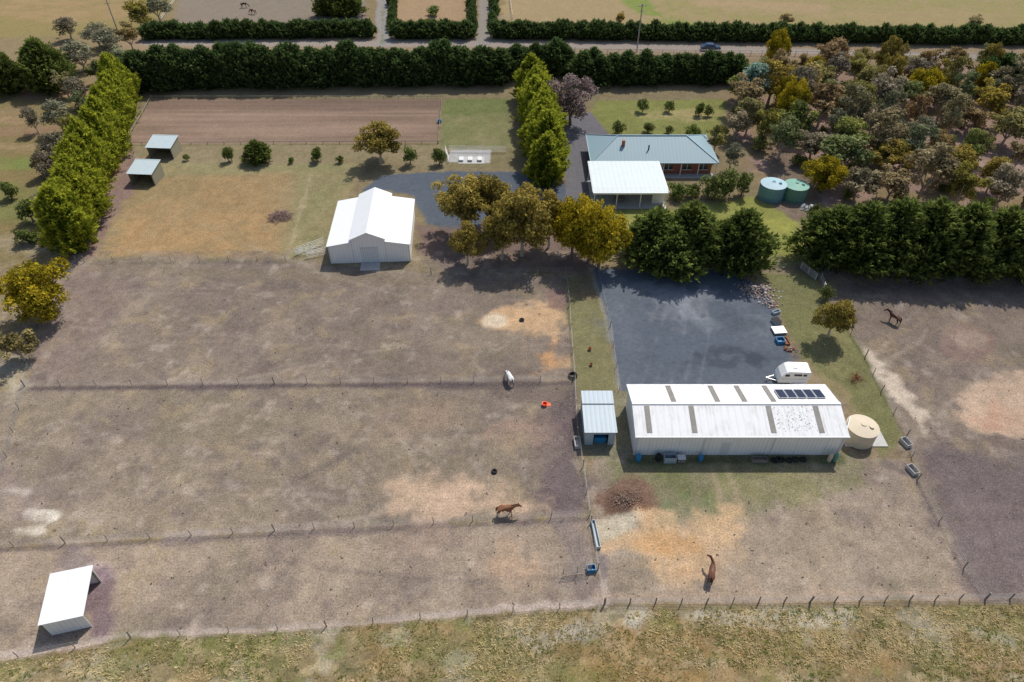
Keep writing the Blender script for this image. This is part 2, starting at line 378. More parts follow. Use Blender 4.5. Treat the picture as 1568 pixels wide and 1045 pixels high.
# bottom verge
BV=[(-300,1062),(200,982),(500,962),(925,930),(2200,924),(2200,1300),(-300,1300)]
paint(BV,(132,118,88),.6,.6)
bottom=np.where(sdist(gx,gy,GL(BV))<0)[0]
for seed,(c,thr,op,s) in enumerate([((112,112,64),.02,.6,4.5),((148,124,86),.02,.7,5),((162,154,134),.05,.7,3),((92,92,60),.08,.55,1.5),((176,158,122),.07,.6,1.2),((82,79,58),.11,.5,.8),((116,122,66),.10,.5,1.8)]):
    n=fbm(gx[bottom],gy[bottom]*1.4,s,1900+seed*7,5)
    m=np.clip((n-thr)*9,0,1)*op
    col[bottom,:3]=col[bottom,:3]*(1-m[:,None])+lin(c)[None,:]*m[:,None]
paint([(860,985),(960,950),(1180,955),(1500,985),(1568,1045),(900,1060)],(146,116,74),3,4,.6,bk=.6)
paint([(960,935),(1330,938),(1350,955),(960,950)],(184,178,162),1,1.4,.85,bk=.5)
path([(180,995),(400,985),(620,968)],(106,106,62),1.2,soft=1.2,wob=1.4,op=.8,bk=.4)
path([(640,985),(900,1045)],(102,108,58),2.2,soft=2,wob=2.4,op=.7,bk=.5)
paint([(850,955),(900,948),(905,975),(850,985)],(168,168,160),1,1,.8,bk=.4)
gn=(vnoise(gx,gy,.55,61)-.5)*.20+(vnoise(gx,gy,1.3,62)-.5)*.18
gn=gn*np.where(gy<150,1,.5)*(0.35+0.65*col[:,3])
col[:,:3]*=(1+gn)[:,None]
verts=np.stack([gx,gy,0.02*fbm(gx,gy,5,3)*(gy<230)],1)
ii=np.arange(ny-1)[:,None]*nx+np.arange(nx-1)[None,:]
faces=np.stack([ii,ii+1,ii+nx+1,ii+nx],-1).reshape(-1,4)
me=bpy.data.meshes.new('ground'); me.from_pydata(verts.tolist(),[],faces.tolist())
ca=me.color_attributes.new('Col','FLOAT_COLOR','POINT')
c4=col.copy(); c4[:,:3]*=0.99
ca.data.foreach_set('color',c4.astype(np.float32).ravel())
go=bpy.data.objects.new('ground',me); scene.collection.objects.link(go)
m,nt,out=newmat('ground_earth_and_grass')
p=nt.nodes.new('ShaderNodeBsdfDiffuse'); p.inputs['Roughness'].default_value=0.5
tc=nt.nodes.new('ShaderNodeTexCoord').outputs['Object']
at=nt.nodes.new('ShaderNodeAttribute'); at.attribute_name='Col'
gr=at.outputs['Alpha']
n2=noise(nt,tc,1.8,5,0.8); n3=noise(nt,tc,6.0,3,0.85)
f=mth(nt,'ADD',mth(nt,'MULTIPLY_ADD',n2,1.0,0.5),mth(nt,'MULTIPLY',mth(nt,'MULTIPLY_ADD',n3,2.4,-1.2),mth(nt,'MULTIPLY_ADD',gr,0.75,0.25)))
f=mth(nt,'MAXIMUM',f,0.25)
c=vscale(nt,at.outputs['Color'],f)
s1=mth(nt,'MULTIPLY',smap(nt,noise(nt,tc,3.7,5,0.85),0.53,0.65),mth(nt,'MULTIPLY',gr,0.32))
c=mixc(nt,s1,c,(0.55,0.46,0.34))
s2=mth(nt,'MULTIPLY',smap(nt,noise(nt,tc,2.7,5,0.85),0.54,0.67),mth(nt,'MULTIPLY',gr,0.42))
c=mixc(nt,s2,c,(0.085,0.074,0.056))
nt.links.new(c,p.inputs['Color'])
nt.links.new(p.outputs[0],out.inputs[0]); me.materials.append(m)

# ---------------------------------------------------------------- grass tufts & dung
def inpoly(poly,n):
    P=np.array(GL(poly));lo=P.min(0);hi=P.max(0);res=[]
    while sum(map(len,res))<n:
        q=lo+(hi-lo)*rng.random((n*2,2)); k=sdist(q[:,0],q[:,1],[tuple(a) for a in P])<0; res.append(q[k])
    return np.concatenate(res)[:n]
def tufts(name,specs,mat):
    V=[];C=[]
    for poly,n,h,colr,clump in specs:
        q=inpoly(poly,n)
        if clump is not None:
            k=fbm(q[:,0],q[:,1],3.5,int(n)%97+5)>clump; q=q[k]
        n=len(q); nb=5
        for bidx in range(nb):
            a=rng.random(n)*6.28; hh=h*(0.5+rng.random(n)); r=hh*1.3
            off=rng.normal(0,h*0.8,(n,2)); bx=q[:,0]+off[:,0]; by=q[:,1]+off[:,1]
            w=0.03+0.03*rng.random(n)
            v0=np.stack([bx-np.sin(a)*w,by+np.cos(a)*w,0*a],1);v1=np.stack([bx+np.sin(a)*w,by-np.cos(a)*w,0*a],1)
            v2=np.stack([bx+np.cos(a)*r,by+np.sin(a)*r,hh],1)
            V.append(np.stack([v0,v1,v2],1).reshape(-1,3))
            cc=lin(colr)[None,:]*(0.8+0.6*rng.random((n,1)))
            C.append(np.repeat(np.concatenate([cc,np.ones((n,1))],1),3,0))
    V=np.concatenate(V);C=np.concatenate(C)
    me=bpy.data.meshes.new(name);me.from_pydata(V.tolist(),[],np.arange(len(V)).reshape(-1,3).tolist())
    me.color_attributes.new('Col','FLOAT_COLOR','POINT').data.foreach_set('color',C.astype(np.float32).ravel())
    me.materials.append(mat);o=bpy.data.objects.new(name,me);scene.collection.objects.link(o)
m,nt,out=newmat('grass_blades')
at=nt.nodes.new('ShaderNodeAttribute'); at.attribute_name='Col'
d=nt.nodes.new('ShaderNodeBsdfDiffuse'); t=nt.nodes.new('ShaderNodeBsdfTranslucent'); mx=nt.nodes.new('ShaderNodeMixShader'); mx.inputs[0].default_value=.45
nt.links.new(at.outputs['Color'],d.inputs[0]);nt.links.new(at.outputs['Color'],t.inputs[0]);nt.links.new(d.outputs[0],mx.inputs[1]);nt.links.new(t.outputs[0],mx.inputs[2]);nt.links.new(mx.outputs[0],out.inputs[0])
M_grass=m
BOT=[(-150,1040),(200,986),(500,966),(925,932),(1700,928),(1700,1100),(-150,1100)]
tufts('dry_grass_tufts',[(BOT,4000,.15,(146,136,90),.0),(BOT,6000,.15,(196,180,138),.0),(BOT,1800,.16,(116,122,68),.04)],M_grass)
b=MB()
for poly,n in (([(60,590),(120,410),(640,425),(850,450),(870,575)],50),([(38,596),(872,590),(890,780),(420,810),(0,835),(0,720)],80),([(-50,860),(420,820),(903,794),(918,924),(200,975),(-50,1015)],60),([(930,800),(1380,712),(1495,910),(930,918)],70),([(1300,450),(1600,450),(1600,900),(1520,900)],30)):
    for x,y in inpoly(poly,n):
        s=random.uniform(.05,.11)
        for j in range(3): b.box((x+random.gauss(0,s*.7),y+random.gauss(0,s*.7),s*.25),(s,s*.8,s*.6),0,rz=random.random()*3)
b.obj('horse_manure',[simple('dry_manure',(0.13,0.10,0.08),.95,var=.3)])

# ---------------------------------------------------------------- foliage generators
def finish_tree(name,tri,tcol,mb,leafmat,barkmat,extra=None):
    n=len(tri)//3
    vs=tri.tolist()+[list(v) for v in mb.v]
    o=len(tri)
    fs=np.arange(o).reshape(-1,3).tolist()+[tuple(i+o for i in f) for f in mb.f]
    me=bpy.data.meshes.new(name);me.from_pydata(vs,[],fs)
    me.materials.append(leafmat);me.materials.append(barkmat)
    me.polygons.foreach_set('material_index',[0]*n+list(mb.m))
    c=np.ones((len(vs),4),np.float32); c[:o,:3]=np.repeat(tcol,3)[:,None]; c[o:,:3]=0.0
    me.color_attributes.new('Col','FLOAT_COLOR','POINT').data.foreach_set('color',c.ravel())
    return me
def nrm(a): return a/(np.linalg.norm(a,axis=1,keepdims=True)+1e-9)
def conifer(name,h,R,npl,K,up,prof,leafmat,seed,L0=1.3,lsz=0.42):
    r=np.random.default_rng(seed)
    t=r.random(npl)**0.9; az=r.random(npl)*2*np.pi
    ph=r.random(6)*6.28
    env=R*prof(t)*(1+0.14*np.sin(3*az+ph[0]+5*t)+0.12*np.sin(5*az+ph[1]-9*t)+0.10*np.sin(2*az+ph[2]+14*t)+r.normal(0,.10,npl))
    out=np.stack([np.cos(az),np.sin(az),0*az],1)
    L=L0*(0.6+0.8*r.random(npl))*(1-0.35*t)
    d=nrm(out*(1-up*0.45)*(1-t[:,None]*.7)+np.array([0,0,up])+r.normal(0,.16,(npl,3)))
    base=out*np.maximum(env-L*0.55,0.05)[:,None]; base[:,2]=0.3+t*(h-0.9)
    s=r.random((npl,K))
    pos=base[:,None,:]+d[:,None,:]*(L[:,None]*s)[:,:,None]+r.normal(0,1,(npl,K,3))*(0.22*(1.15-s)*L0/1.3)[:,:,None]
    tip=d[:,None,:]*0.9+out[:,None,:]*.4+r.normal(0,.5,(npl,K,3)); tip/=np.linalg.norm(tip,axis=2,keepdims=True)
    side=np.cross(tip,r.normal(0,1,(npl,K,3))); side/=np.linalg.norm(side,axis=2,keepdims=True)
    ln=lsz*(0.6+0.8*r.random((npl,K,1))); w=ln*0.27
    tri=np.stack([pos-side*w,pos+side*w,pos+tip*ln],2).reshape(-1,3)
    tri[:,2]=np.maximum(tri[:,2],0.02)
    plc=r.random(npl)[:,None]
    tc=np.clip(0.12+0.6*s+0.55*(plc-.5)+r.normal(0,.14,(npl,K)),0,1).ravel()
    mb=MB(); mb.tube([(0,0,-.1),(0,0,h*.4),(0,0,h*.85)],[R*.09,R*.06,.04],7,1)
    rings=[];nn=10
    for k in range(9):
        tt=k/8; rr=max(R*float(prof(np.array([tt]))[0])*0.6,0.02)
        rings.append([(rr*(1+.12*math.sin(3*a+k))*math.cos(a),rr*(1+.12*math.cos(2*a+k))*math.sin(a),0.25+tt*(h-1.3)) for a in np.linspace(0,2*math.pi,nn+1)[:-1]])
    vs=[p for q in rings for p in q]; fs=[(i*nn+j,i*nn+(j+1)%nn,(i+1)*nn+(j+1)%nn,(i+1)*nn+j) for i in range(8) for j in range(nn)]
    mb.add(vs,fs,0)
    return finish_tree(name,tri,tc,mb,leafmat,M_bark)
def broad(name,h,R,ncl,nleaf,leafmat,barkmat,seed,low=0.35,lsz=0.3,clr=0.30,dens=1.0,flat=0.75):
    r=np.random.default_rng(seed); mb=MB()
    C=[];Rd=[]
    czm=h*(low+1)/2; ch=h*(1-low)/2
    tries=0
    while len(C)<ncl and tries<4000:
        tries+=1
        v=r.normal(0,1,3); v/=np.linalg.norm(v); q=r.random()**0.42
        rad=R*clr*(0.65+0.7*r.random())
        ex=R*(1+.16*math.sin(3*math.atan2(v[1],v[0])+seed))-rad*0.8; p=np.array([v[0]*ex*q,v[1]*ex*q,czm+v[2]*(ch-rad*.5)*q])
        if v[2]<-0.8 and q>.6 : continue
        if all(np.linalg.norm(p-c)>0.74*rad for c in C): C.append(p);Rd.append(rad)
    C=np.array(C);Rd=np.array(Rd)
    tr=R*0.045+0.04; fork=np.array([r.normal(0,.15),r.normal(0,.15),h*max(low,.25)*0.8])
    mb.tube([(0,0,-.1),tuple(fork*np.array([.5,.5,.5])),tuple(fork)],[tr*1.25,tr,tr*.85],7,1)
    nl=6; angs=np.arange(nl)*2*np.pi/nl+r.random()*6
    limbs=[]
    for a in angs:
        e=np.array([math.cos(a)*R*.42,math.sin(a)*R*.42,czm+r.normal(0,.1)*h*.3]); mid=(fork+e)/2+np.array([math.cos(a)*R*.08,math.sin(a)*R*.08,-h*.02])
        mb.tube([tuple(fork),tuple(mid),tuple(e)],[tr*.65,tr*.45,tr*.3],5,1); limbs.append(e); limbs.append(mid)
    limbs=np.array(limbs+[fork])
    for c,rd in zip(C,Rd):
        k=np.argmin(np.linalg.norm(limbs-c,axis=1)); mb.tube([tuple(limbs[k]),tuple((limbs[k]+c)/2+r.normal(0,.12,3)),tuple(c)],[tr*.28,tr*.18,tr*.08],4,1,cap=False)
    T=[];TC=[]
    for c,rd in zip(C,Rd):
        n=int(nleaf*dens*(rd/(R*clr))**2)
        v=nrm(r.normal(0,1,(n,3))+np.array([0,0,.25])); q=0.45+0.6*r.random(n)**0.6
        lump=1+.22*np.sin(4*v[:,0]+3*v[:,1]+c[0]*3)*np.cos(3*v[:,2]+c[1])
        pos=c+v*(rd*q*lump)[:,None]*np.array([1,1,flat])
        nn=nrm(v*0.8+np.array([0,0,.35])+r.normal(0,.6,(n,3))); tn=nrm(np.cross(nn,r.normal(0,1,(n,3)))); bn=np.cross(nn,tn)
        s=(lsz*(0.6+.8*r.random(n)))[:,None]
        T.append(np.stack([pos-tn*s*.5,pos+tn*s*.5,pos+bn*s*.95],1).reshape(-1,3))
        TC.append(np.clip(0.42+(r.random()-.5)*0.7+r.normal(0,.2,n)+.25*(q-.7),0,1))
    tri=np.concatenate(T); tri[:,2]=np.maximum(tri[:,2],0.03)
    return finish_tree(name,tri,np.concatenate(TC),mb,leafmat,barkmat)
pf_hedge=lambda t:(1-np.clip(t,0,1)**4)**0.6*(0.86+.14*(1-t))
pf_tall=lambda t:np.minimum(1,0.85+1.2*t)*(1-np.clip(t,0,1)**2.8)**0.8+.03
pf_pine=lambda t:np.minimum(1,0.75+1.5*t)*(1-np.clip(t,0,1)**2.2)**0.75+.03
V={}
V['cyp_lit']=[(conifer('cypress_sunlit',9,2.5,460,18,.95,pf_tall,M_cyp_lit,10+i),9,2.5) for i in range(4)]
V['cyp']=[(conifer('cypress_dark',8,2.6,420,16,.75,pf_hedge,M_cyp,30+i),8,2.6) for i in range(4)]
V['hedge']=[(conifer('cypress_low',3.5,1.6,160,10,.8,pf_hedge,M_cyp,50+i,L0=.9,lsz=.45),3.5,1.6) for i in range(3)]
V['pine']=[(conifer('pine',8,3.6,560,20,.5,pf_pine,M_pine,70+i,L0=1.7,lsz=.46),8,3.6) for i in range(4)]
V['euc']=[(broad('eucalyptus',9,3.4,22,115,M_euc,M_gumbark,100+i,low=.18,lsz=.36,clr=.28),9,3.4) for i in range(8)]
V['olive']=[(broad('olive_gum',9,4.6,44,200,M_olive,M_gumbark,140+i,low=.14,lsz=.30,clr=.23),9,4.6) for i in range(3)]
V['gold']=[(broad('wattle',8,5,58,210,M_gold,M_bark,150+i,low=.04,lsz=.30,clr=.23),8,5) for i in range(2)]
V['grey']=[(broad('grey_gum',8,3.2,22,100,M_grey,M_gumbark,160+i,low=.18,lsz=.32),8,3.2) for i in range(3)]
V['blue']=[(broad('blue_gum',8,3.5,22,170,M_blue,M_gumbark,170,low=.2,lsz=.32),8,3.5)]
V['purple']=[(broad('plum',8,4,34,120,M_purple,M_bark,175,low=.14,lsz=.26,clr=.22),8,4)]
V['shrub']=[(broad('shrub',2.2,1.5,14,100,M_shrub,M_bark,180+i,low=.05,lsz=.2,clr=.38),2.2,1.5) for i in range(4)]
def inst(kind,name,x,y,h,r,parent=None,ry=None):
    me,h0,r0=random.choice(V[kind])
    o=bpy.data.objects.new(name,me); scene.collection.objects.link(o)
    o.location=(x,y,0); o.rotation_euler=(0,0,random.random()*6.28 )
    o.scale=(r/r0,(ry or r)/r0,h/h0)
    if parent: o.parent=parent
    return o
def tree(kind,name,u,vb,vt,w,hs=.93,parent=None):
    y=G(u,vb)[1]; h=max(hgt(vb,vt)*hs,0.6); dep=y*cp+(H-h*.6)*sp
    x=(u-784)/F*dep; r=w/2/(F/dep)
    return inst(kind,name,x,y,h,r,parent)
def row(kind,name,child,a,b,n,h,r,jit=.25,two=False):
    e=empty(name); ax,ay=G(*a);bx,by=G(*b)
    for i in range(n):
        t=(i+.5)/n
        inst(kind,child,ax+(bx-ax)*t+random.gauss(0,jit),ay+(by-ay)*t+random.gauss(0,jit),h*(.86+.28*random.random()),r*(.9+.24*random.random()),e)
    return e
# boundary rows
row('cyp_lit','cypress_tree_row','cypress',(196,148),(118,388),23,9.4,2.75,.45)
row('cyp','cypress_hedge','cypress',(212,136),(600,128),24,8.4,3.0,.5)
row('cyp','cypress_hedge','cypress',(600,128),(768,127),11,8.0,3.0,.5)
row('cyp','cypress_hedge','cypress',(782,118),(868,114),6,6.5,2.6)
row('cyp','cypress_hedge','cypress',(885,128),(1130,126),16,6.4,2.6,.5)
row('cyp_lit','cypress_tree_row','cypress',(816,152),(838,288),15,9.2,2.8,.45)
row('hedge','roadside_hedge','cypress',(228,60),(570,56),34,3.8,1.9)
row('hedge','roadside_hedge','cypress',(608,58),(722,58),13,3.8,1.9)
row('hedge','roadside_hedge','cypress',(756,58),(1568,68),84,3.9,1.9)
row('hedge','roadside_hedge','cypress',(1568,68),(1900,76),30,3.9,1.9)
row('hedge','driveway_hedge','cypress',(600,50),(603,-20),18,2.6,1.0)
row('hedge','driveway_hedge','cypress',(724,50),(722,-20),18,2.6,1.0)
row('hedge','driveway_hedge','cypress',(757,50),(756,-20),18,2.6,1.0)
# big conifers at yard
tree('pine','pine_tree',1003,400,322,88); tree('pine','pine_tree',1058,402,312,92); tree('pine','pine_tree',1030,414,345,90)
tree('pine','pine_tree',1138,410,322,88)
for u,vb,vt,w in [(1278,398,318,92),(1322,408,312,96),(1372,408,306,96),(1425,412,308,100),(1478,414,312,98),(1532,416,320,92),(1585,418,318,96),(1640,420,318,96)]:
    tree('pine','pine_tree',u,vb,vt,w)
tree('cyp','cypress_tree',1538,140,78,40);tree('cyp','cypress_tree',1512,142,84,34);tree('cyp','cypress_tree',1568,140,80,36)
# central gums
for k,u,vb,vt,w in [('olive',708,356,262,96),('olive',762,350,256,84),('olive',800,392,278,110),('olive',714,406,338,64),('olive',768,398,302,76),('olive',842,380,287,70)]:
    tree(k,'eucalyptus_tree',u,vb,vt,w)
tree('gold','wattle_tree',880,394,293,86); tree('gold','wattle_tree',922,410,306,92); tree('gold','wattle_tree',905,402,300,80)
tree('gold','wattle_tree',50,484,402,116); tree('euc','eucalyptus_tree',20,552,504,62)
tree('purple','plum_tree',876,192,108,84)
tree('olive','eucalyptus_tree',1282,516,450,64); tree('shrub','garden_shrub',1268,458,436,26)
tree('olive','eucalyptus_tree',578,250,184,78); tree('pine','pine_tree',392,248,215,36)
for u,vb,vt,w in [(348,248,222,20),(485,248,224,24),(627,252,222,26),(672,252,224,24),(520,250,238,14),(285,246,236,12),(445,250,240,12)]:
    tree('shrub','shrub',u,vb,vt,w)
# left neighbours
for k,n,u,vb,vt,w in [('pine','pine_tree',62,138,58,64),('pine','pine_tree',3,142,78,54),('grey','eucalyptus_tree',118,110,60,62),('grey','eucalyptus_tree',165,92,40,58),
   ('grey','eucalyptus_tree',120,165,112,48),('euc','eucalyptus_tree',122,190,135,42),('grey','eucalyptus_tree',85,205,150,54),('grey','eucalyptus_tree',48,205,158,34),
   ('grey','eucalyptus_tree',84,260,200,56),('grey','eucalyptus_tree',78,300,228,56),('euc','eucalyptus_tree',106,225,165,40),('shrub','shrub',40,340,302,38),('shrub','shrub',10,305,275,30),('grey','eucalyptus_tree',72,335,286,44),
   ('euc','eucalyptus_tree',208,45,-8,50),('grey','eucalyptus_tree',238,35,-15,44),('shrub','shrub',40,372,350,40),('grey','eucalyptus_tree',100,60,20,44),('grey','eucalyptus_tree',145,75,28,50),('euc','eucalyptus_tree',180,110,70,44),
   ('euc','eucalyptus_tree',95,150,105,40),('euc','eucalyptus_tree',62,270,222,34),('euc','eucalyptus_tree',150,128,84,40),('euc','eucalyptus_tree',195,78,30,40)]:
    tree(k,n,u,vb,vt,w)
for u,vb,vt,w in [(498,24,-14,34),(518,26,-20,36),(538,24,-12,30)]: tree('pine','pine_tree',u,vb,vt,w)
for u,vb,vt,w in [(1205,42,18,26),(1493,50,20,30),(950,38,16,18)]: tree('euc','eucalyptus_tree',u,vb,vt,w)
tree('shrub','shrub',665,24,8,26); tree('shrub','shrub',655,40,28,30)
# house garden
for u,vb,vt,w in [(985,172,150,22),(1026,172,154,20),(1073,178,156,20),(948,206,184,24),(993,204,186,22),(1062,212,190,30),(1038,304,280,40),(1062,302,282,30),(1090,302,266,40),
    (1010,330,312,16),(1250,330,312,20),(1085,178,160,18),(1115,306,256,50),(1140,300,262,34),(1105,215,190,26),(1165,232,205,30),(1025,205,192,16),(910,330,318,12),(935,332,320,12)]:
    tree('shrub','garden_shrub',u,vb,vt,w)
tree('euc','eucalyptus_tree',1098,235,182,36);tree('grey','eucalyptus_tree',1122,262,215,34);tree('euc','eucalyptus_tree',1130,215,165,44)
# woodland
wl=empty('eucalyptus_woodland')
WP=GL([(1122,160),(1180,112),(1300,108),(1480,112),(1750,120),(1750,350),(1560,335),(1400,322),(1262,318),(1240,262),(1170,240),(1130,205)])
Wa=np.array(WP);lo=Wa.min(0);hi=Wa.max(0);pts=[]
for k in range(6000):
    q=lo+(hi-lo)*rng.random(2)
    if sdist(np.array([q[0]]),np.array([q[1]]),WP)[0]>0: continue
    if all((q[0]-a)**2+(q[1]-b)**2>5.3**2 for a,b in pts): pts.append((q[0],q[1]))
for (x,y) in pts:
    k=random.random(); kind='euc' if k<.78 else ('grey' if k<.85 else ('olive' if k<.95 else 'gold'))
    s=.65+.65*random.random()
    inst(kind,'eucalyptus',x,y,7.8*s,3.6*(.7+.55*random.random())*(s*.5+.5),wl)
for k in range(60):
    x,y=pts[k%len(pts)]; inst('shrub','understorey_shrub',x+random.uniform(-3,3),y+random.uniform(-3,3),random.uniform(1,2.2),random.uniform(.8,1.5),wl)
tree('blue','blue_gum_tree',1160,160,86,60); tree('gold','wattle_tree',1206,175,108,44); tree('gold','wattle_tree',1250,130,82,36)

# ---------------------------------------------------------------- building materials
M_white=metal_sheet('white_roof_sheet',(0.70,0.71,0.72),'X',0.76,.08,.05)
M_whiteL=metal_sheet('shed_roof_sheet',(0.70,0.70,0.70),'X',0.76,.28,.07)
M_wall=metal_sheet('cream_wall_sheet',(0.80,0.79,0.76),'X',0.4,.08,.12)
M_wallY=metal_sheet('cream_wall_sheet_side',(0.80,0.79,0.76),'Y',0.4,.08,.12)
M_blue_roof=metal_sheet('blue_grey_roof_sheet',(0.23,0.33,0.37),'X',0.6,.08,.08)
M_blue_roofY=metal_sheet('blue_grey_roof_sheet_side',(0.23,0.33,0.37),'Y',0.6,.08,.08)
M_lite_roof=metal_sheet('pale_carport_roof',(0.55,0.61,0.61),'X',0.76,.12,.07)
M_zinc=metal_sheet('zinc_sheet',(0.36,0.43,0.48),'X',0.5,.15,.14,rough=.45)
M_zincw=metal_sheet('zinc_wall_sheet',(0.38,0.44,0.48),'X',0.3,.25,.2)
M_trim=simple('gutter_trim',(0.60,0.61,0.61),.5,var=.06)
M_dark=simple('dark_interior',(0.035,0.035,0.035),.9)
M_sky=simple('fibreglass_skylight',(0.20,0.19,0.17),.5,var=.3,scale=2)
M_conc=simple('concrete',(0.42,0.41,0.39),.9,var=.15,scale=1.5)
M_glass=simple('window_glass',(0.03,0.04,0.05),.1,spec=.6,var=.05)
M_solar=simple('solar_cell',(0.012,0.02,0.05),.25,spec=.3,var=.1)
M_alu=simple('aluminium',(0.6,0.6,0.6),.35,metal=.6,var=.05)
M_brick=simple('brick',(0.34,0.13,0.08),.9,var=.3,scale=5)
M_wood=simple('weathered_wood',(0.22,0.19,0.16),.9,var=.3,scale=3)
M_wire=simple('fence_wire',(0.28,0.27,0.26),.6,var=.05)
M_black=simple('black_rubber',(0.02,0.02,0.02),.8)
M_blueP=simple('blue_plastic',(0.03,0.20,0.38),.4,var=.1)
M_red=simple('orange_red_plastic',(0.75,0.10,0.03),.5,var=.1)
M_paint=simple('white_paint',(0.78,0.78,0.77),.35,var=.05,spec=.5)
M_rust=simple('rusty_steel',(0.22,0.08,0.04),.9,var=.3)
M_gpaint=simple('green_tank_paint',(0.12,0.27,0.22),.6,var=.12,scale=1.5)
M_bpaint=simple('blue_tank_paint',(0.14,0.29,0.36),.6,var=.12,scale=1.5)
M_tank=simple('cream_tank_plastic',(0.54,0.46,0.34),.6,var=.08,scale=1.0)

# long shed
e=empty('machinery_shed')
x0,x1,y0,y1,eh,rh=13.0,34.75,46.0,53.1,3.3,4.3; ym=(y0+y1)/2-.1
b=MB(); b.add([(x0,y0,0),(x1,y0,0),(x1,y0,eh),(x0,y0,eh)],[(0,1,2,3)],0)
b.add([(x0,y1,0),(x1,y1,0),(x1,y1,eh),(x0,y1,eh)],[(1,0,3,2)],0)
b.add([(x0,y0,0),(x0,y0,eh),(x0,ym,rh),(x0,y1,eh),(x0,y1,0)],[(0,1,2,3,4)],1)
b.add([(x1,y0,0),(x1,y0,eh),(x1,ym,rh),(x1,y1,eh),(x1,y1,0)],[(4,3,2,1,0)],1)
b.obj('walls',[M_wall,M_wallY],e)
ov=.22; sl=(rh-eh)/(ym-y0)
def rz_f(y): return rh+.06-abs(y-ym)*(sl if y<ym else (rh-eh)/(y1-ym))
b=MB(); b.slab([(x0-ov,y0-ov,rz_f(y0-ov)),(x1+ov,y0-ov,rz_f(y0-ov)),(x1+ov,ym,rz_f(ym)),(x0-ov,ym,rz_f(ym))],.05)
b.slab([(x0-ov,ym+.004,rz_f(ym)),(x1+ov,ym+.004,rz_f(ym)),(x1+ov,y1+ov,rz_f(y1+ov)),(x0-ov,y1+ov,rz_f(y1+ov))],.05); b.obj('roof',[M_whiteL],e)
b=MB()
for xx in (14.3,19.0,27.2,32.2): b.slab([(xx-.28,y0+.15,rz_f(y0+.15)+.03),(xx+.28,y0+.15,rz_f(y0+.15)+.03),(xx+.28,ym-.3,rz_f(ym-.3)+.03),(xx-.28,ym-.3,rz_f(ym-.3)+.03)],.025)
for xx in (17.3,22.0,24.9,28.0): b.slab([(xx-.28,ym+.3,rz_f(ym+.3)+.03),(xx+.28,ym+.3,rz_f(ym+.3)+.03),(xx+.28,y1-.1,rz_f(y1-.1)+.03),(xx-.28,y1-.1,rz_f(y1-.1)+.03)],.025)
b.obj('skylights',[M_sky],e)
b=MB()
for i in range(170):
    xx=random.uniform(27.6,31.8); yy=random.uniform(y0+.3,ym-.2); s=random.uniform(.03,.09)
    b.slab([(xx,yy,rz_f(yy)+.012),(xx+s,yy+s*.2,rz_f(yy+s*.2)+.012),(xx+s*.8,yy+s,rz_f(yy+s)+.012),(xx-s*.2,yy+s*.7,rz_f(yy+s*.7)+.012)],.006)
b.obj('lichen_and_leaf_litter',[simple('lichen',(0.18,0.17,0.16),.95)],e)
b=MB()
for i in range(5):
    xa=28.75+i*1.02
    b.slab([(xa,ym+.9,rz_f(ym+.9)+.16),(xa+.97,ym+.9,rz_f(ym+.9)+.16),(xa+.97,ym+2.6,rz_f(ym+2.6)+.16),(xa,ym+2.6,rz_f(ym+2.6)+.16)],.04,1)
    b.slab([(xa+.05,ym+.95,rz_f(ym+.95)+.165),(xa+.92,ym+.95,rz_f(ym+.95)+.165),(xa+.92,ym+2.55,rz_f(ym+2.55)+.165),(xa+.05,ym+2.55,rz_f(ym+2.55)+.165)],.02,0)
    for yy in (ym+1.2,ym+2.3): b.box((xa+.5,yy,rz_f(yy)+.06),(.9,.05,.12),1)
b.obj('solar_panels',[M_solar,M_alu],e)
b=MB(); b.box(((x0+x1)/2,y0-ov-.07,eh-.06),(x1-x0+.5,.13,.12)); b.box(((x0+x1)/2,ym,rh+.09),(x1-x0+.46,.35,.03)); 
for xx in (x0+.1,20.2,27.5,x1-.1): b.box((xx,y0-.06,eh/2-.05),(.09,.09,eh-.1))
for xx in (x0,x1):
    b.box((xx,y0,eh/2),(.14,.14,eh-.15))
b.obj('gutters_and_downpipes',[M_trim],e)
b=MB()
for i in range(7): b.box((x0+1.5+i*3.1,y0-.012,eh/2),(.03,.02,eh-.3))
b.box((x0+9.6,y0-.02,1.02),(.9,.04,2.0)); b.obj('wall_seams_and_door',[M_trim],e)
def barrel(name,x,y,r,h,mat):
    b=MB(); b.tube([(x,y,0),(x,y,h*.08),(x,y,h*.33),(x,y,h*.36),(x,y,h*.64),(x,y,h*.67),(x,y,h*.95),(x,y,h)],[r*.9,r,r,r*1.05,r*1.05,r,r,r*.88],14); b.obj(name,[mat],smooth=False)
def tub(name,x,y,r,h,mat,n=18,sx=1.0,rz=0):
    b=MB(); vs=[];prof=[(r*.85,0),(r,h),(r+.04,h+.02),(r-.05,h),(r*.8,.06),(0.01,.06)]
    c,s=math.cos(rz),math.sin(rz)
    for pr,z in prof:
        for k in range(n):
            a=2*math.pi*k/n; px=pr*math.cos(a)*sx; py=pr*math.sin(a)
            vs.append((x+px*c-py*s,y+px*s+py*c,z))
    b.add(vs,[(i*n+k,i*n+(k+1)%n,(i+1)*n+(k+1)%n,(i+1)*n+k) for i in range(len(prof)-1) for k in range(n)]); b.obj(name,[mat],smooth=False)
barrel('plastic_barrel',13.4,45.3,.3,.8,M_blueP); barrel('plastic_barrel',15.5,45.35,.3,.85,M_black); barrel('steel_drum',20.0,45.3,.26,.7,M_blueP)
barrel('gas_bottle',33.6,45.2,.22,1.1,M_tank); barrel('gas_bottle',34.2,45.2,.22,1.1,M_gpaint)
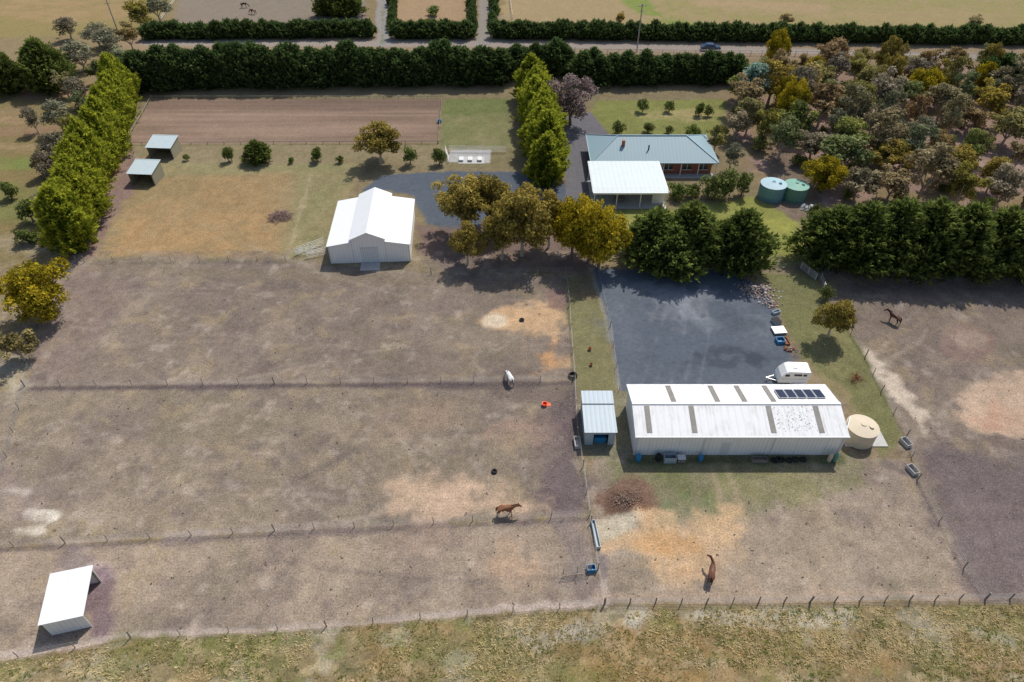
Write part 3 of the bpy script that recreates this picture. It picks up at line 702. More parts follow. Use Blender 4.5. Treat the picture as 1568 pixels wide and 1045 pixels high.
def crate(name,x,y,sx,sy,h,mat,rz=0,lid=None):
    b=MB(); t=.05
    b.box((0,0,.05),(sx,sy,.1)); b.box((0,-sy/2+t/2,h/2+.05),(sx,t,h-.1)); b.box((0,sy/2-t/2,h/2+.05),(sx,t,h-.1))
    b.box((-sx/2+t/2,0,h/2+.05),(t,sy-2*t-.004,h-.1)); b.box((sx/2-t/2,0,h/2+.05),(t,sy-2*t-.004,h-.1))
    if lid: b.box((0,0,h+.025),(sx+.06,sy+.06,.04),1)
    b.obj(name,[mat,lid or mat],M=Matrix.Translation((x,y,0))@Matrix.Rotation(rz,4,'Z'))
crate('storage_crate',16.7,45.2,1.3,.7,.8,M_zincw); crate('storage_crate',17.9,45.2,.8,.6,.6,M_wood,lid=M_trim); crate('storage_crate',26.2,45.2,1.6,.6,.4,M_wood)
def tyre(name,x,y,r=.34,w=.2,z=0.0,flat=True,rz=0.0,tilt=0.0):
    n=20;m=8;vs=[];fs=[]
    for i in range(n):
        a=2*math.pi*i/n
        for j in range(m):
            t=2*math.pi*j/m; rr=r-.1+ .1*math.cos(t); vs.append((rr*math.cos(a),rr*math.sin(a),w/2*math.sin(t)+w/2))
    for i in range(n):
        for j in range(m): fs.append((i*m+j,((i+1)%n)*m+j,((i+1)%n)*m+(j+1)%m,i*m+(j+1)%m))
    b=MB(); b.add(vs,fs); M=Matrix.Translation((x,y,z))@Matrix.Rotation(rz,4,'Z')@Matrix.Rotation(tilt,4,'X')
    b.obj(name,[M_black],M=M,smooth=True)
for i,(xx,zz) in enumerate([(27.8,0),(28.6,0),(29.4,0),(30.1,0),(28.2,.2),(30.9,0)]): tyre('car_tyre',xx,45.2+.1*(i%2),.38,.22,z=zz)
tyre('car_tyre',*G(799,491),r=.34,w=.25); tyre('car_tyre',*G(757,723),r=.33,w=.25); tyre('tractor_tyre',*G(877,577),r=.55,w=.4); tyre('car_tyre',*G(1230,692),r=.4)
# small shed beside
e=empty('stable_shed')
a0,a1,c0,c1=7.85,11.05,47.4,52.6
b=MB(); b.box(((a0+a1)/2,c1,1.25),(a1-a0,.06,2.5),0); b.box((a0,(c0+c1)/2,1.15),(.06,c1-c0-.07,2.25),1); b.box((a1,(c0+c1)/2,1.15),(.06,c1-c0-.07,2.25),1)
b.box((a0+.45,c0,1.05),(.9,.06,2.1),0); b.box((a1-.35,c0,1.05),(.7,.06,2.1),0); b.box(((a0+a1)/2,c0-.002,1.9),(a1-a0,.05,.35),0); b.obj('walls',[M_zincw,M_zincw],e)
b=MB(); b.slab([(a0-.15,c0-.2,2.22),(a1+.15,c0-.2,2.22),(a1+.15,c1-1.6,2.55),(a0-.15,c1-1.6,2.55)],.05); b.slab([(a0-.15,c1-1.62,2.68),(a1+.15,c1-1.62,2.68),(a1+.15,c1+.2,2.80),(a0-.15,c1+.2,2.80)],.05); b.obj('roof',[M_zinc],e)
b=MB(); b.box(((a0+a1)/2+.1,c0+.6,.4),(1.3,.7,.8),0); b.box(((a0+a1)/2,c0+1.4,.9),(2.2,.3,1.6),1); b.obj('goods_and_dark_backing',[M_blueP,M_dark],e)  # blue goods, and a near-black block painting the dark of the interior
b=MB(); b.box(((a0+a1)/2,c1-1.61,2.61),(a1-a0+.2,.04,.13)); b.obj('roof_step',[M_trim],e)

# white barn with raised centre
e=empty('barn',(-20.45,81.2,0),math.radians(3.0))
W,D=5.7,12.2; cw=2.35
b=MB(); 
prof=[(-W,0),(W,0),(W,3.0),(cw,3.6),(cw,4.1),(0,5.15),(-cw,4.1),(-cw,3.6),(-W,3.0)]
n=len(prof)
b.add([(x,0,z) for x,z in prof],[tuple(range(n))],0); b.add([(x,D,z) for x,z in prof],[tuple(range(n))[::-1]],0)
b.add([(-W,0,0),(-W,D,0),(-W,D,3),(-W,0,3)],[(1,0,3,2)],1); b.add([(W,0,0),(W,D,0),(W,D,3),(W,0,3)],[(0,1,2,3)],1)
for s in(-1,1): b.add([(s*cw,0,3.5),(s*cw,D,3.5),(s*cw,D,4.1),(s*cw,0,4.1)],[(0,1,2,3) if s>0 else (1,0,3,2)],1)
b.obj('walls',[M_wall,M_wallY],e)
b=MB(); o_=.2
for s in(-1,1):
    q=[(s*(W+.18),-o_,3.04),(s*(cw+.01),-o_,3.66),(s*(cw+.01),D+o_,3.66),(s*(W+.18),D+o_,3.04)]
    b.slab(q if s<0 else q[::-1],.06)
    q=[(s*(cw+.2),-o_-.05,4.07),(s*.001,-o_-.05,5.23),(s*.001,D+o_+.05,5.23),(s*(cw+.2),D+o_+.05,4.07)]
    b.slab(q if s<0 else q[::-1],.06)
b.obj('roof',[metal_sheet('barn_roof_sheet',(0.71,0.72,0.73),'Y',0.76,.06,.05)],e)
b=MB(); b.box((-.62,-.03,1.25),(1.2,.05,2.5),0); b.box((.62,-.03,1.25),(1.2,.05,2.5),0); b.box((0,-.03,2.58),(2.6,.07,.1),1); b.box((0,-.045,1.25),(.05,.08,2.5),1)
for xx in(-W,W): b.box((xx,-.02,1.45),(.12,.12,2.9),1)
b.box((-W-.2,D/2,2.96),(.12,D+.3,.12),1); b.box((W+.2,D/2,2.96),(.12,D+.3,.12),1)
for xx in (-2.35,2.35): b.box((xx,-.02,1.8),(.05,.05,3.6),1)
b.obj('doors_and_trim',[metal_sheet('barn_door_sheet',(0.66,0.66,0.65),'X',.3,.05,.2),M_trim],e)
b=MB(); b.box((0,-1.1,.04),(2.8,1.9,.1)); b.obj('door_apron',[M_conc],e)

# house
e=empty('brick_house')
hx0,hx1,hy0,hy1=14.3,34.4,107.6,116.6
b=MB(); T=.2
b.box(((hx0+hx1)/2,hy0,1.25),(hx1-hx0,T,2.5)); b.box(((hx0+hx1)/2,hy1,1.25),(hx1-hx0,T,2.5)); b.box((hx0,(hy0+hy1)/2,1.25),(T,hy1-hy0-T-.004,2.5)); b.box((hx1,(hy0+hy1)/2,1.25),(T,hy1-hy0-T-.004,2.5)); b.obj('walls',[M_brick],e)
rx0,rx1,ry0,ry1=hx0-.8,hx1+.8,hy0-1.0,hy1+.8; rm=(ry0+ry1)/2; hw=(ry1-ry0)/2; ez=2.55; rz=4.9
b=MB()
b.add([(rx0,ry0,ez),(rx1,ry0,ez),(rx1-hw*.9,rm,rz),(rx0+hw*.9,rm,rz)],[(0,1,2,3)],0)
b.add([(rx0,ry1,ez),(rx1,ry1,ez),(rx1-hw*.9,rm,rz),(rx0+hw*.9,rm,rz)],[(1,0,3,2)],0)
b.add([(rx1,ry0,ez),(rx1,ry1,ez),(rx1-hw*.9,rm,rz)],[(0,1,2)],1); b.add([(rx0,ry0,ez),(rx0,ry1,ez),(rx0+hw*.9,rm,rz)],[(1,0,2)],1)
b.add([(rx0,ry0,ez-.05),(rx1,ry0,ez-.05),(rx1,ry1,ez-.05),(rx0,ry1,ez-.05)],[(3,2,1,0)],0)
b.obj('roof',[M_blue_roof,M_blue_roofY],e)
b=MB()
b.tube([(rx0+hw*.9,rm,rz+.03),(rx1-hw*.9,rm,rz+.03)],[.12,.12],6)
for cx,cy in((rx0,ry0),(rx0,ry1)): b.tube([(cx,cy,ez),(rx0+hw*.9,rm,rz+.03)],[.1,.1],6)
for cx,cy in((rx1,ry0),(rx1,ry1)): b.tube([(cx,cy,ez),(rx1-hw*.9,rm,rz+.03)],[.1,.1],6)
b.box(((rx0+rx1)/2,ry0-.06,ez-.06),(rx1-rx0,.12,.16)); b.box((rx1+.06,rm,ez-.06),(.12,ry1-ry0,.16)); b.box((rx0-.06,rm,ez-.06),(.12,ry1-ry0,.16))
b.obj('ridge_caps_and_gutters',[simple('ridge_cap',(0.28,0.38,0.42),.5,var=.05)],e)
b=MB(); b.box((19.2,110.0,4.4),(.5,.5,1.2),0); b.cyl(23.5,109.2,3.5,4.5,.12,10,1); b.cyl(27.5,113.5,3.9,4.8,.12,10,1); b.box((25,113.3,4.35),(1.0,1.0,.12),2,tilt=(-.4,0)); b.obj('chimney_and_vents',[M_brick,M_dark,M_paint],e)
b=MB()
for wx in (27,30.2,33): b.box((wx,hy0-.11,1.45),(1.5,.05,1.2),0); b.box((wx,hy0-.12,.82),(1.7,.1,.08),1); b.box((wx,hy0-.14,1.45),(.06,.03,1.2),1)
b.box((25.5,hy0-.11,1.05),(.9,.05,2.1),1); b.box((34.52,112,1.45),(.05,1.6,1.2),0)
b.obj('windows_and_door',[M_glass,M_paint],e)
b=MB(); b.box((30,106.6,.06),(9.5,1.6,.12)); 
b.obj('verandah_floor',[M_conc],e)
b=MB()
for wx in (26,29,32,35): b.box((wx,106.75,1.2),(.12,.12,2.4))
b.obj('verandah_posts',[M_paint],e)
e=empty('carport')
b=MB(); kx0,kx1,ky0,ky1=12.9,24.9,96.1,106.4
b.slab([(kx0,ky0,2.75),(kx1,ky0,2.75),(kx1,ky0+1.4,3.0),(kx0,ky0+1.4,3.0)],.07); b.slab([(kx0,ky0+1.41,3.0),(kx1,ky0+1.41,3.0),(kx1,ky1,3.0),(kx0,ky1,3.0)],.07); b.obj('roof',[M_lite_roof],e)
b=MB(); 
for xx in (kx0+.3,16.8,20.6,kx1-.3):
    for yy in (ky0+.3,ky0+5,ky1-.3): b.box((xx,yy,1.35),(.14,.14,2.66))
b.box(((kx0+kx1)/2,ky0-.03,2.68),(kx1-kx0,.05,.26)); b.box((kx0-.04,(ky0+ky1)/2,2.85),(.06,ky1-ky0,.22)); b.box((kx1+.04,(ky0+ky1)/2,2.85),(.06,ky1-ky0,.22)); b.obj('posts_and_fascia',[M_paint],e)
b=MB(); b.box((18.9,101,.03),(12,10.2,.1)); b.obj('slab',[M_conc],e)
b=MB(); b.box((kx1-1.2,ky0+1.4,1.2),(2.0,.1,2.2)); b.box((kx1-.3,ky0+4.3,1.2),(.08,3.6,2.2)); b.obj('wall_panels',[M_wall],e)
b=MB(); b.box((17.5,98.2,.7),(1.8,.9,.08)); 
for dx in(-.8,.8):
    for dy in(-.35,.35): b.box((17.5+dx,98.2+dy,.38),(.07,.07,.6))
b.obj('outdoor_table',[M_wood],e)

# field shelters
def shelter(x,y,w,d,h0,h1,rz,roofm,wallm,openside='front',nm='horse_shelter'):
    e=empty(nm,(x,y,0),rz); b=MB()
    if openside!='back': b.box((0,d,h1/2),(w,.06,h1-.04))
    if openside!='front': b.box((0,0,h0/2),(w,.06,h0-.04))
    for s in(-1,1):
        if openside=='right' and s>0: continue
        b.add([(s*w/2,.04,0),(s*w/2,d-.04,0),(s*w/2,d-.04,h1-.05),(s*w/2,.04,h0-.03)],[(0,1,2,3)]); b.add([(s*(w/2-.04),.04,0),(s*(w/2-.04),d-.04,0),(s*(w/2-.04),d-.04,h1-.05),(s*(w/2-.04),.04,h0-.03)],[(3,2,1,0)])
    b.obj('walls',[wallm],e)
    b=MB(); b.slab([(-w/2-.15,-.2,h0),(w/2+.15,-.2,h0),(w/2+.15,d+.2,h1),(-w/2-.15,d+.2,h1)],.06); b.obj('roof',[roofm],e)
    b=MB()
    for sx in(-1,1):
        for yy,hh in((.08,h0),(d-.08,h1)): b.box((sx*(w/2-.1),yy,hh/2-.03),(.12,.12,hh-.1))
    b.obj('posts',[M_wood],e)
M_paleblue=metal_sheet('pale_blue_roof',(0.44,0.52,0.54),'X',.5,.12,.1)
M_olivew=metal_sheet('olive_wall_sheet',(0.30,0.28,0.20),'X',.4,.2,.2)
shelter(-62.9,113.0,4.4,3.4,2.2,2.9,math.radians(-4),M_paleblue,M_olivew)
shelter(-62.4,103.5,4.1,3.6,2.2,2.9,math.radians(-4),M_paleblue,M_olivew)
shelter(-37.9,26.9,3.2,4.3,2.25,2.5,math.radians(14),M_white,M_wall,'right')

# tanks
def tank(name,x,y,r,h,mat,roofm,z0=0.0):
    b=MB(); P=[];Rr=[]
    k=0
    while k<=10: P.append((x,y,z0+h*k/10));Rr.append(r*(1.0 if k%2 else 1.012));k+=1
    b.tube(P,Rr,36,0); b.tube([(x,y,z0+h+.004),(x,y,z0+h+r*.18)],[r*1.02,.25],36,1); b.cyl(x+r*.45,y-r*.2,z0+h+.05,z0+h+r*.2,.25,12,0)
    b.cyl(x,y,z0+h+r*.16,z0+h+r*.22,.28,12,0); b.obj(name,[mat,roofm])
tank('water_tank',*G(1312,671),1.65,1.9,M_tank,M_tank,.09)
x,y=G(1318,666); b=MB(); b.box((x,y+.1,.02),(4.6,3.6,.16)); b.obj('tank_pad',[M_conc])
tank('water_tank',*G(1179,302),2.05,2.5,M_bpaint,simple('tank_roof_blue',(0.32,0.45,0.50),.6))
tank('water_tank',*G(1214,303),1.95,2.4,M_gpaint,simple('tank_roof_green',(0.17,0.35,0.28),.6))
b=MB(); x,y=G(1290,662); b.tube([(x,y,2.6),(x,y,.1)],[.05,.05],8); b.tube([(34.8,46.3,3.1),(x,y,2.6)],[.05,.05],8); b.obj('tank_inlet_pipe',[M_paint])

# ---------------------------------------------------------------- fences
def fence(name,pts,post=4.0,h=1.0,rails=None,pw=.055,mat=None,wires=4,world=False,rw=.013):
    P=pts if world else GL(pts); b=MB()
    for i in range(len(P)-1):
        a=Vector(P[i]);c=Vector(P[i+1]);L=(c-a).length;n=max(1,round(L/post))
        for k in range(n+(1 if i==len(P)-2 else 0)):
            q=a+(c-a)*(k/n); big=1.6 if k==0 else 1
            b.box((q.x+random.gauss(0,.02),q.y+random.gauss(0,.02),h*big**.3/2-.05),(pw*big,pw*big,h*big**.3+.1),0,rz=random.random(),tilt=(random.gauss(0,.03),random.gauss(0,.03)))
        ang=math.atan2(c.y-a.y,c.x-a.x); mid=(a+c)/2
        if rails:
            for z in rails: b.box((mid.x,mid.y,z),(L,.04,.11),0,rz=ang)
        else:
            for w in range(wires): b.box((mid.x,mid.y,h*(w+1)/(wires+.3)),(L,rw,rw),1,rz=ang)
    b.obj(name,[mat or M_wood,M_wire])
F_=[[(866,415),(872,470),(880,580)],[(880,580),(884,665),(893,715),(905,800),(916,872),(925,925)],[(38,592),(420,588),(878,584)],
 [(-60,842),(100,832),(420,813),(903,790)],[(1180,412),(1250,412)],[(1262,450),(1325,546),(1350,600),(1388,668),(1405,735),(1475,870),(1508,918)],
 [(38,592),(0,742)],[(-60,1022),(200,977),(500,960),(925,925)],[(130,402),(438,400)],[(925,925),(1240,922),(1508,918),(1700,914)]]
for pl in F_[:-1]: fence('wire_fence',pl)
fence('post_and_wire_fence',F_[-1],post=2.4,pw=.085,rw=.018)
fence('wire_fence',[(916,420),(935,500),(948,598)],h=.9,wires=2,post=4.5,pw=.05)
fence('wire_fence',[(118,402),(60,520),(38,592)])
fence('wire_fence',[(660,420),(866,418)])
fence('arena_fence',[(232,151),(677,151),(671,220),(192,222),(232,151)],post=3,h=.6,rails=(.5,),pw=.09,mat=simple('arena_timber',(0.34,0.30,0.26),.9))
M_wf=simple('white_fence_paint',(0.62,0.61,0.58),.7,var=.1)
fence('rail_fence',[(880,82),(1200,86),(1568,90),(1800,94)],post=2.6,h=1.3,rails=(.5,1.1),mat=M_wf,pw=.14)
fence('rail_fence',[(234,50),(275,-5)],post=3,h=1.2,rails=(.5,1.0),mat=M_wf)
fence('rail_fence',[(760,32),(785,30),(778,-20)],post=3,h=1.2,rails=(.5,1.0),mat=M_wf)
fence('wire_fence',[(0,178),(110,165)]);fence('wire_fence',[(0,380),(70,366)])
def gate(name,a,c,h=1.2,mat=M_alu,world=False):
    A_=Vector((*G(*a),0));C_=Vector((*G(*c),0)); b=MB()
    for z in(.2,.45,.7,.95,h): b.tube([A_+Vector((0,0,z)),C_+Vector((0,0,z))],[.025,.025],6)
    for t in(0,.5,1): q=A_.lerp(C_,t); b.tube([q+Vector((0,0,.15)),q+Vector((0,0,h))],[.03,.03],6)
    b.obj(name,[mat])
gate('farm_gate',(1250,412),(1262,450)); gate('farm_gate',(862,882),(905,876),mat=M_wood)
for a,c in [((452,392),(498,386)),((455,390),(498,374)),((470,396),(500,390)),((1225,412),(1248,430)),((682,232),(688,250)),((688,233),(775,234))]: gate('yard_panel',a,c,mat=M_paint)
def trough(name,u,v,sx,sy,h,rz,mat,inner=None):
    x,y=G(u,v); crate(name,x,y,sx,sy,h,mat,rz)
trough('water_trough',884,680,.7,1.4,.5,0.05,M_conc); trough('water_trough',1386,680,.7,1.2,.5,.3,M_conc); trough('water_trough',1396,722,.7,1.2,.5,.3,M_conc)
trough('feed_trough',912,820,.4,3.0,.4,.1,M_zincw); trough('feed_bin',905,873,.8,.6,.5,.1,M_blueP)
tub('feed_bucket',*G(834,621),.3,.35,M_red); b=MB(); x,y=G(840,620); b.box((x,y,.02),(.5,.45,.04),0,rz=.3); b.obj('rubber_mat',[M_red])
tub('feed_bucket',*G(903,536),.2,.3,M_rust); tub('feed_bucket',*G(905,560),.18,.3,M_rust); tub('water_tub',*G(673,188),.4,.5,M_blueP)
def pole(u,v,h):
    x,y=G(u,v); b=MB(); b.tube([(x,y,-.2),(x,y,h)],[.17,.11],10,0); b.box((x,y-.12,h-.5),(2.2,.12,.14),0,rz=.2); b.box((x,y-.12,h-1.6),(1.4,.12,.12),0,rz=.2)
    for s in(-.95,-.45,.45,.95): b.cyl(x+s*math.cos(.2),y-.12+s*math.sin(.2),h-.43,h-.2,.05,8,1)
    b.obj('power_pole',[simple('pole_timber',(0.34,0.31,0.28),.9),M_paint])
pole(975,80,10.8); pole(181,50,8.5)

# ---------------------------------------------------------------- horse float
def wheel(b,x,y,r,w,mi,mh,ax='Y'):
    b.tube([(x,y-w/2,r),(x,y+w/2,r)],[r,r],18,mi); b.tube([(x,y-w/2-.01,r),(x,y+w/2+.01,r)],[r*.55,r*.55],12,mh)
fx,fy=G(1209,584)
e=empty('horse_float_trailer',(fx,fy,0),math.radians(-3))
pr=[(-1.75,.55),(-1.75,1.0),(-1.55,1.55),(-1.05,2.2),(-.7,2.35),(1.55,2.35),(1.7,2.25),(1.7,.55)]
b=MB(); n=len(pr); hw_=.85
vs=[(x,-hw_,z) for x,z in pr]+[(x,hw_,z) for x,z in pr]
b.add(vs,[tuple(range(n)),tuple(range(n,2*n))[::-1]]+[(i,i+n,(i+1)%n+n,(i+1)%n) for i in range(n)],0)
b.obj('body',[M_paint],e)
b=MB(); b.box((-.9,-hw_-.012,1.75),(.5,.02,.35),0); b.box((.3,-hw_-.012,1.85),(.9,.02,.3),0); b.box((1.1,-hw_-.012,1.85),(.4,.02,.3),0); b.box((1.712,0,1.9),(.02,1.3,.5),0); b.obj('windows',[M_glass],e)
b=MB(); 
for xx in (.05,.85):
    for s in(-1,1): wheel(b,xx,s*(hw_+.1),.33,.2,0,1)
b.tube([(-1.7,-.5,.5),(-2.9,0,.48)],[.05,.05],6,1); b.tube([(-1.7,.5,.5),(-2.9,0,.48)],[.05,.05],6,1); b.cyl(-2.7,0,0.02,.6,.05,8,1); b.box((0,0,.5),(3.3,1.5,.1),1); b.obj('wheels_and_drawbar',[M_black,M_alu],e)
b=MB()
for s in(-1,1): b.box((.45,s*(hw_+.11),.74),(1.75,.24,.06),0)
b.box((-.2,-hw_-.01,1.2),(3.0,.015,.06),1); b.box((0,0,2.4),(.5,.5,.1),0); b.obj('mudguards',[M_paint,M_zincw],e)
# car on road
cx,cy=G(1087,77)
e=empty('parked_car',(cx,cy,0),math.radians(176))
pr=[(-2.3,.35),(-2.35,.75),(-2.2,.95),(-1.2,1.02),(-.6,1.5),(.9,1.55),(1.7,1.08),(2.25,1.0),(2.3,.4)]
def extr(b,pr,hw,mi,inset=0):
    n=len(pr); vs=[(x,-hw+(inset if z>1.1 else 0),z) for x,z in pr]+[(x,hw-(inset if z>1.1 else 0),z) for x,z in pr]
    b.add(vs,[tuple(range(n)),tuple(range(n,2*n))[::-1]]+[(i,i+n,(i+1)%n+n,(i+1)%n) for i in range(n)],mi)
b=MB(); extr(b,pr,.9,0,.18); b.obj('body',[simple('dark_blue_car_paint',(0.03,0.06,0.12),.25,spec=.6)],e)
b=MB(); extr(b,[(-1.05,1.05),(-.58,1.46),(.85,1.5),(1.5,1.1)],.86,0,.12); b.obj('windows',[M_glass],e)
b=MB()
for xx in(-1.4,1.4):
    for s in(-1,1): wheel(b,xx,s*.82,.34,.24,0,1)
b.obj('wheels',[M_black,M_alu],e)

# yard junk along the edge
def rubble(name,u,v,n,rad,size,mats,hh=.5):
    x0_,y0_=G(u,v); b=MB()
    for i in range(n):
        a=random.random()*6.28;r=rad*abs(random.gauss(0,.5)); r=min(r,rad*1.2); z=max(0,hh*(1-r/rad))*random.random()+size*.2
        s=size*(.4+random.random())
        b.box((x0_+r*math.cos(a)*1.4,y0_+r*math.sin(a),z),(s,s*(.4+.6*random.random()),s*(.2+.5*random.random())),i%len(mats),rz=random.random()*3,tilt=(random.gauss(0,.4),random.gauss(0,.4)))
    b.obj(name,mats)
M_rock=simple('rubble_stone',(0.38,0.34,0.32),.95,var=.3); M_rock2=simple('rubble_brick',(0.32,0.22,0.19),.95,var=.3)
rubble('rubble_pile',1158,446,480,2.1,.22,[M_rock,M_rock2,M_rock],.7)
rubble('rubble_pile',1182,466,90,1.1,.2,[M_rock,M_rock2],.4)
x,y=G(1192,508); crate('timber_pallet',x,y,1.6,1.3,.3,M_wood,.1,lid=M_paint)
x,y=G(1188,494); crate('timber_pallet',x,y,.9,1.1,.4,M_zincw,.3,lid=M_dark)
x,y=G(1194,524); crate('storage_crate',x,y,1.0,.9,.5,M_blueP,.1)
x,y=G(1203,524); crate('storage_crate',x,y,.6,1.3,.25,M_rust,.1)
x,y=G(1188,480); crate('steel_frame',x,y,1.1,.5,.4,M_zincw,.4)
rubble('scrap_timber_heap',1206,536,30,.8,.3,[M_rust,M_wood],.2)
rubble('scrap_timber_heap',1242,322,40,1.6,.6,[M_wood,M_zincw,M_rock],.6)
rubble('mulch_heap',958,766,420,1.7,.09,[simple('mulch',(0.17,0.12,0.095),.95),simple('mulch_dry',(0.27,0.20,0.15),.95)],.3)
def brush(name,u,v,n,rad,mat):
    x0_,y0_=G(u,v); b=MB()
    for i in range(n):
        a=random.random()*6.28; r=rad*random.random()**.6; px,py=x0_+r*math.cos(a),y0_+r*math.sin(a)*.9; z=.1+(1-r/rad)*.8*random.random()
        d=Vector((random.gauss(0,1),random.gauss(0,1),random.gauss(0,.35))).normalized()*(.5+.9*random.random()); q=Vector((px,py,z))
        w=q+d; w.z=max(w.z,.03); b.tube([q,(q+w)/2+Vector((0,0,.08)),w],[.035,.025,.012],4,0)
    b.obj(name,[mat])
brush('brush_pile',430,333,260,1.7,simple('dead_branches',(0.26,0.18,0.16),.95,var=.3))
brush('brush_pile',1308,582,40,.7,M_rust)
x,y=G(722,246); b=MB(); b.box((x,y,.03),(4.6,2.6,.08)); b.obj('wash_bay_slab',[M_conc]); b=MB()
for dx in(-1.8,-.2,1.5): b.box((x+dx,y,.25),(.7,1.2,.3)); b.box((x+dx,y,.42),(.8,1.3,.04))
b.obj('mounting_blocks',[M_trim])

# ---------------------------------------------------------------- horses
def coat(name,body,legs,zc=.62):
    m,nt,out=newmat(name); p=nt.nodes.new('ShaderNodeBsdfPrincipled'); p.inputs['Roughness'].default_value=.5; p.inputs['Specular IOR Level'].default_value=.25
    tc=nt.nodes.new('ShaderNodeTexCoord').outputs['Object']; s=nt.nodes.new('ShaderNodeSeparateXYZ'); nt.links.new(tc,s.inputs[0])
    c=mixc(nt,smap(nt,s.outputs[2],zc-.2,zc+.15),legs,body); c=vscale(nt,c,mth(nt,'MULTIPLY_ADD',noise(nt,tc,3,4),.6,.7)); nt.links.new(c,p.inputs['Base Color']); nt.links.new(p.outputs[0],out.inputs[0]); return m
def skin(name,V_,E_,R_,mat,parent,sub=2):
    me=bpy.data.meshes.new(name); me.from_pydata(V_,E_,[]); o=bpy.data.objects.new(name,me); scene.collection.objects.link(o)
    sk_=o.modifiers.new('Skin','SKIN'); sk_.use_smooth_shade=True
    for i,sv in enumerate(me.skin_vertices[0].data):
        r=R_[i]; sv.radius=(r,r) if not isinstance(r,tuple) else r; sv.use_root=(i==0)
    s=o.modifiers.new('Sub','SUBSURF'); s.levels=sub; s.render_levels=sub
    me.materials.append(mat); o.parent=parent; 
    return o
def horse(u,v,rz,mat,hair,pose='stand',step=.0,turn=0.0,world=None,sc=1.0):
    x,y=world or G(u,v); e=empty('horse',(x,y,0),rz); e.scale=(sc,sc,sc)
    V_=[(-.62,0,1.20),(-.28,0,1.10),(.10,0,1.07),(.40,0,1.14)]; R_=[.27,.29,.30,.28]; E_=[(0,1),(1,2),(2,3)]
    if pose=='stand': nk=[(.66,turn*.03,1.36),(.88,turn*.14,1.58),(1.00,turn*.28,1.74),(1.16,turn*.42,1.62),(1.34,turn*.56,1.42)]
    elif pose=='level': nk=[(.70,0,1.28),(.98,turn*.12,1.40),(1.18,turn*.26,1.47),(1.33,turn*.38,1.32),(1.47,turn*.48,1.10)]
    else: nk=[(.72,0,1.05),(.98,turn*.1,.84),(1.18,turn*.2,.64),(1.27,turn*.26,.42),(1.33,turn*.3,.17)]
    i0=len(V_); V_+=nk; R_+=[.19,.135,.115,.10,.065]; E_+=[(3,i0)]+[(i0+k,i0+k+1) for k in range(4)]
    poll=i0+2; px,py,pz=V_[poll]
    for s in(-1,1):
        i=len(V_); V_+=[(px-.02,py+s*.06,pz+.10),(px,py+s*.075,pz+.21)]; R_+=[.035,.014]; E_+=[(poll,i),(i,i+1)]
    for s in(-1,1):
        st=step*s
        i=len(V_); V_+=[(-.68,s*.15,1.0),(-.52+st*.5,s*.17,.82),(-.80+st,s*.16,.52),(-.76+st*1.2,s*.16,.17),(-.70+st*1.2,s*.16,.05)]
        R_+=[.19,.13,.065,.045,.06]; E_+=[(0,i)]+[(i+k,i+k+1) for k in range(4)]
        i=len(V_); V_+=[(.42,s*.15,.92),(.38-st*.3,s*.16,.72),(.42-st*.8,s*.15,.44),(.40-st,s*.15,.15),(.45-st,s*.15,.05)]
        R_+=[.14,.095,.056,.042,.056]; E_+=[(3,i)]+[(i+k,i+k+1) for k in range(4)]
    skin('body',V_,E_,R_,mat,e)
    skin('tail',[(-.78,0,1.32),(-.90,0,1.16),(-.94,.02,.85),(-.92,.03,.5)],[(0,1),(1,2),(2,3)],[.05,.065,.075,.025],hair,e,1)
    a=[Vector(V_[3])+Vector((.06,0,.25)),Vector(nk[0])+Vector((-.08,0,.15)),Vector(nk[1])+Vector((-.08,0,.10)),Vector(nk[2])+Vector((-.03,0,.10)),Vector(nk[3])+Vector((.02,0,.09))]
    skin('mane',[tuple(q) for q in a],[(0,1),(1,2),(2,3),(3,4)],[(.03,.05),(.035,.07),(.035,.07),(.035,.05),(.02,.03)],hair,e,1)
    b=MB(); hx,hy,hz=nk[3]
    for s in(-1,1): b.tube([(hx-.06,hy+s*.075,hz+.05),(hx-.05,hy+s*.10,hz+.055)],[.03,.02],8)
    b.obj('eyes',[M_black],e)
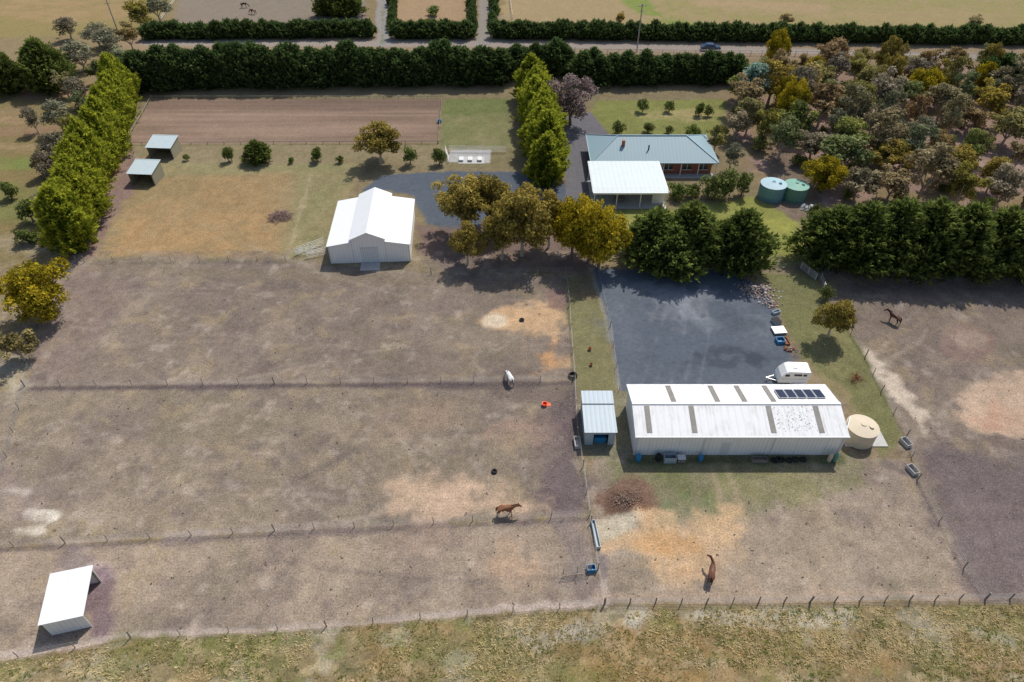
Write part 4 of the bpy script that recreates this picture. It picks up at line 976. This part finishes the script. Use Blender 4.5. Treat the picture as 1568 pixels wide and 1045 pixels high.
M_bay=coat('bay_coat',(0.15,0.065,0.04),(0.03,0.02,0.015)); M_chest=coat('chestnut_coat',(0.21,0.09,0.045),(0.13,0.06,0.03)); M_hair=simple('dark_horse_hair',(0.02,0.015,0.012),.7)
M_greyc=coat('grey_coat',(0.66,0.65,0.63),(0.16,0.15,0.14),.75); M_dbay=coat('dark_bay_coat',(0.09,0.04,0.025),(0.02,0.015,0.012)); M_whair=simple('grey_horse_hair',(0.12,0.11,0.10),.7)
horse(775,788,math.radians(4),M_chest,M_hair,'level',.08,sc=1.04)
horse(1087,884,math.radians(72),M_bay,M_hair,'level',.12,turn=1.3,sc=1.0)
horse(1366,494,math.radians(125),M_dbay,M_hair,'level',.1,turn=.5,sc=1.0)
horse(780,585,math.radians(112),M_greyc,M_whair,'graze',.1,sc=1.0)
horse(375,12,0,M_dbay,M_hair,'graze',.1); horse(388,22,math.radians(160),M_bay,M_hair,'graze',.1)

# ---------------------------------------------------------------- light, sky, camera
EL=math.radians(55); AZ=math.radians(30)
w=bpy.data.worlds.new('World'); scene.world=w; w.use_nodes=True; nt=w.node_tree
bg=nt.nodes.get('Background') or nt.nodes.new('ShaderNodeBackground')
sk=nt.nodes.new('ShaderNodeTexSky'); sk.sky_type='NISHITA'; sk.sun_disc=False; sk.sun_elevation=EL; sk.sun_rotation=AZ; sk.air_density=1.0; sk.dust_density=2.0
nt.links.new(sk.outputs[0],bg.inputs[0]); bg.inputs[1].default_value=0.125
S=Vector((math.sin(AZ)*math.cos(EL),math.cos(AZ)*math.cos(EL),math.sin(EL)))
L=bpy.data.lights.new('sun','SUN'); L.energy=4.4; L.angle=math.radians(.5); L.color=(1,.96,.89)
lo_=bpy.data.objects.new('sun',L); scene.collection.objects.link(lo_); lo_.rotation_euler=S.to_track_quat('Z','Y').to_euler(); lo_.location=(30,100,80)
cam=bpy.data.cameras.new('camera'); cam.sensor_width=36; cam.lens=F/1568*36; cam.clip_end=6000; cam.clip_start=.5
co=bpy.data.objects.new('camera',cam); scene.collection.objects.link(co); co.location=(0,0,H); co.rotation_euler=(math.pi/2-PITCH,0,0); scene.camera=co
scene.view_settings.view_transform='Standard'; scene.view_settings.look='None'; scene.view_settings.exposure=0
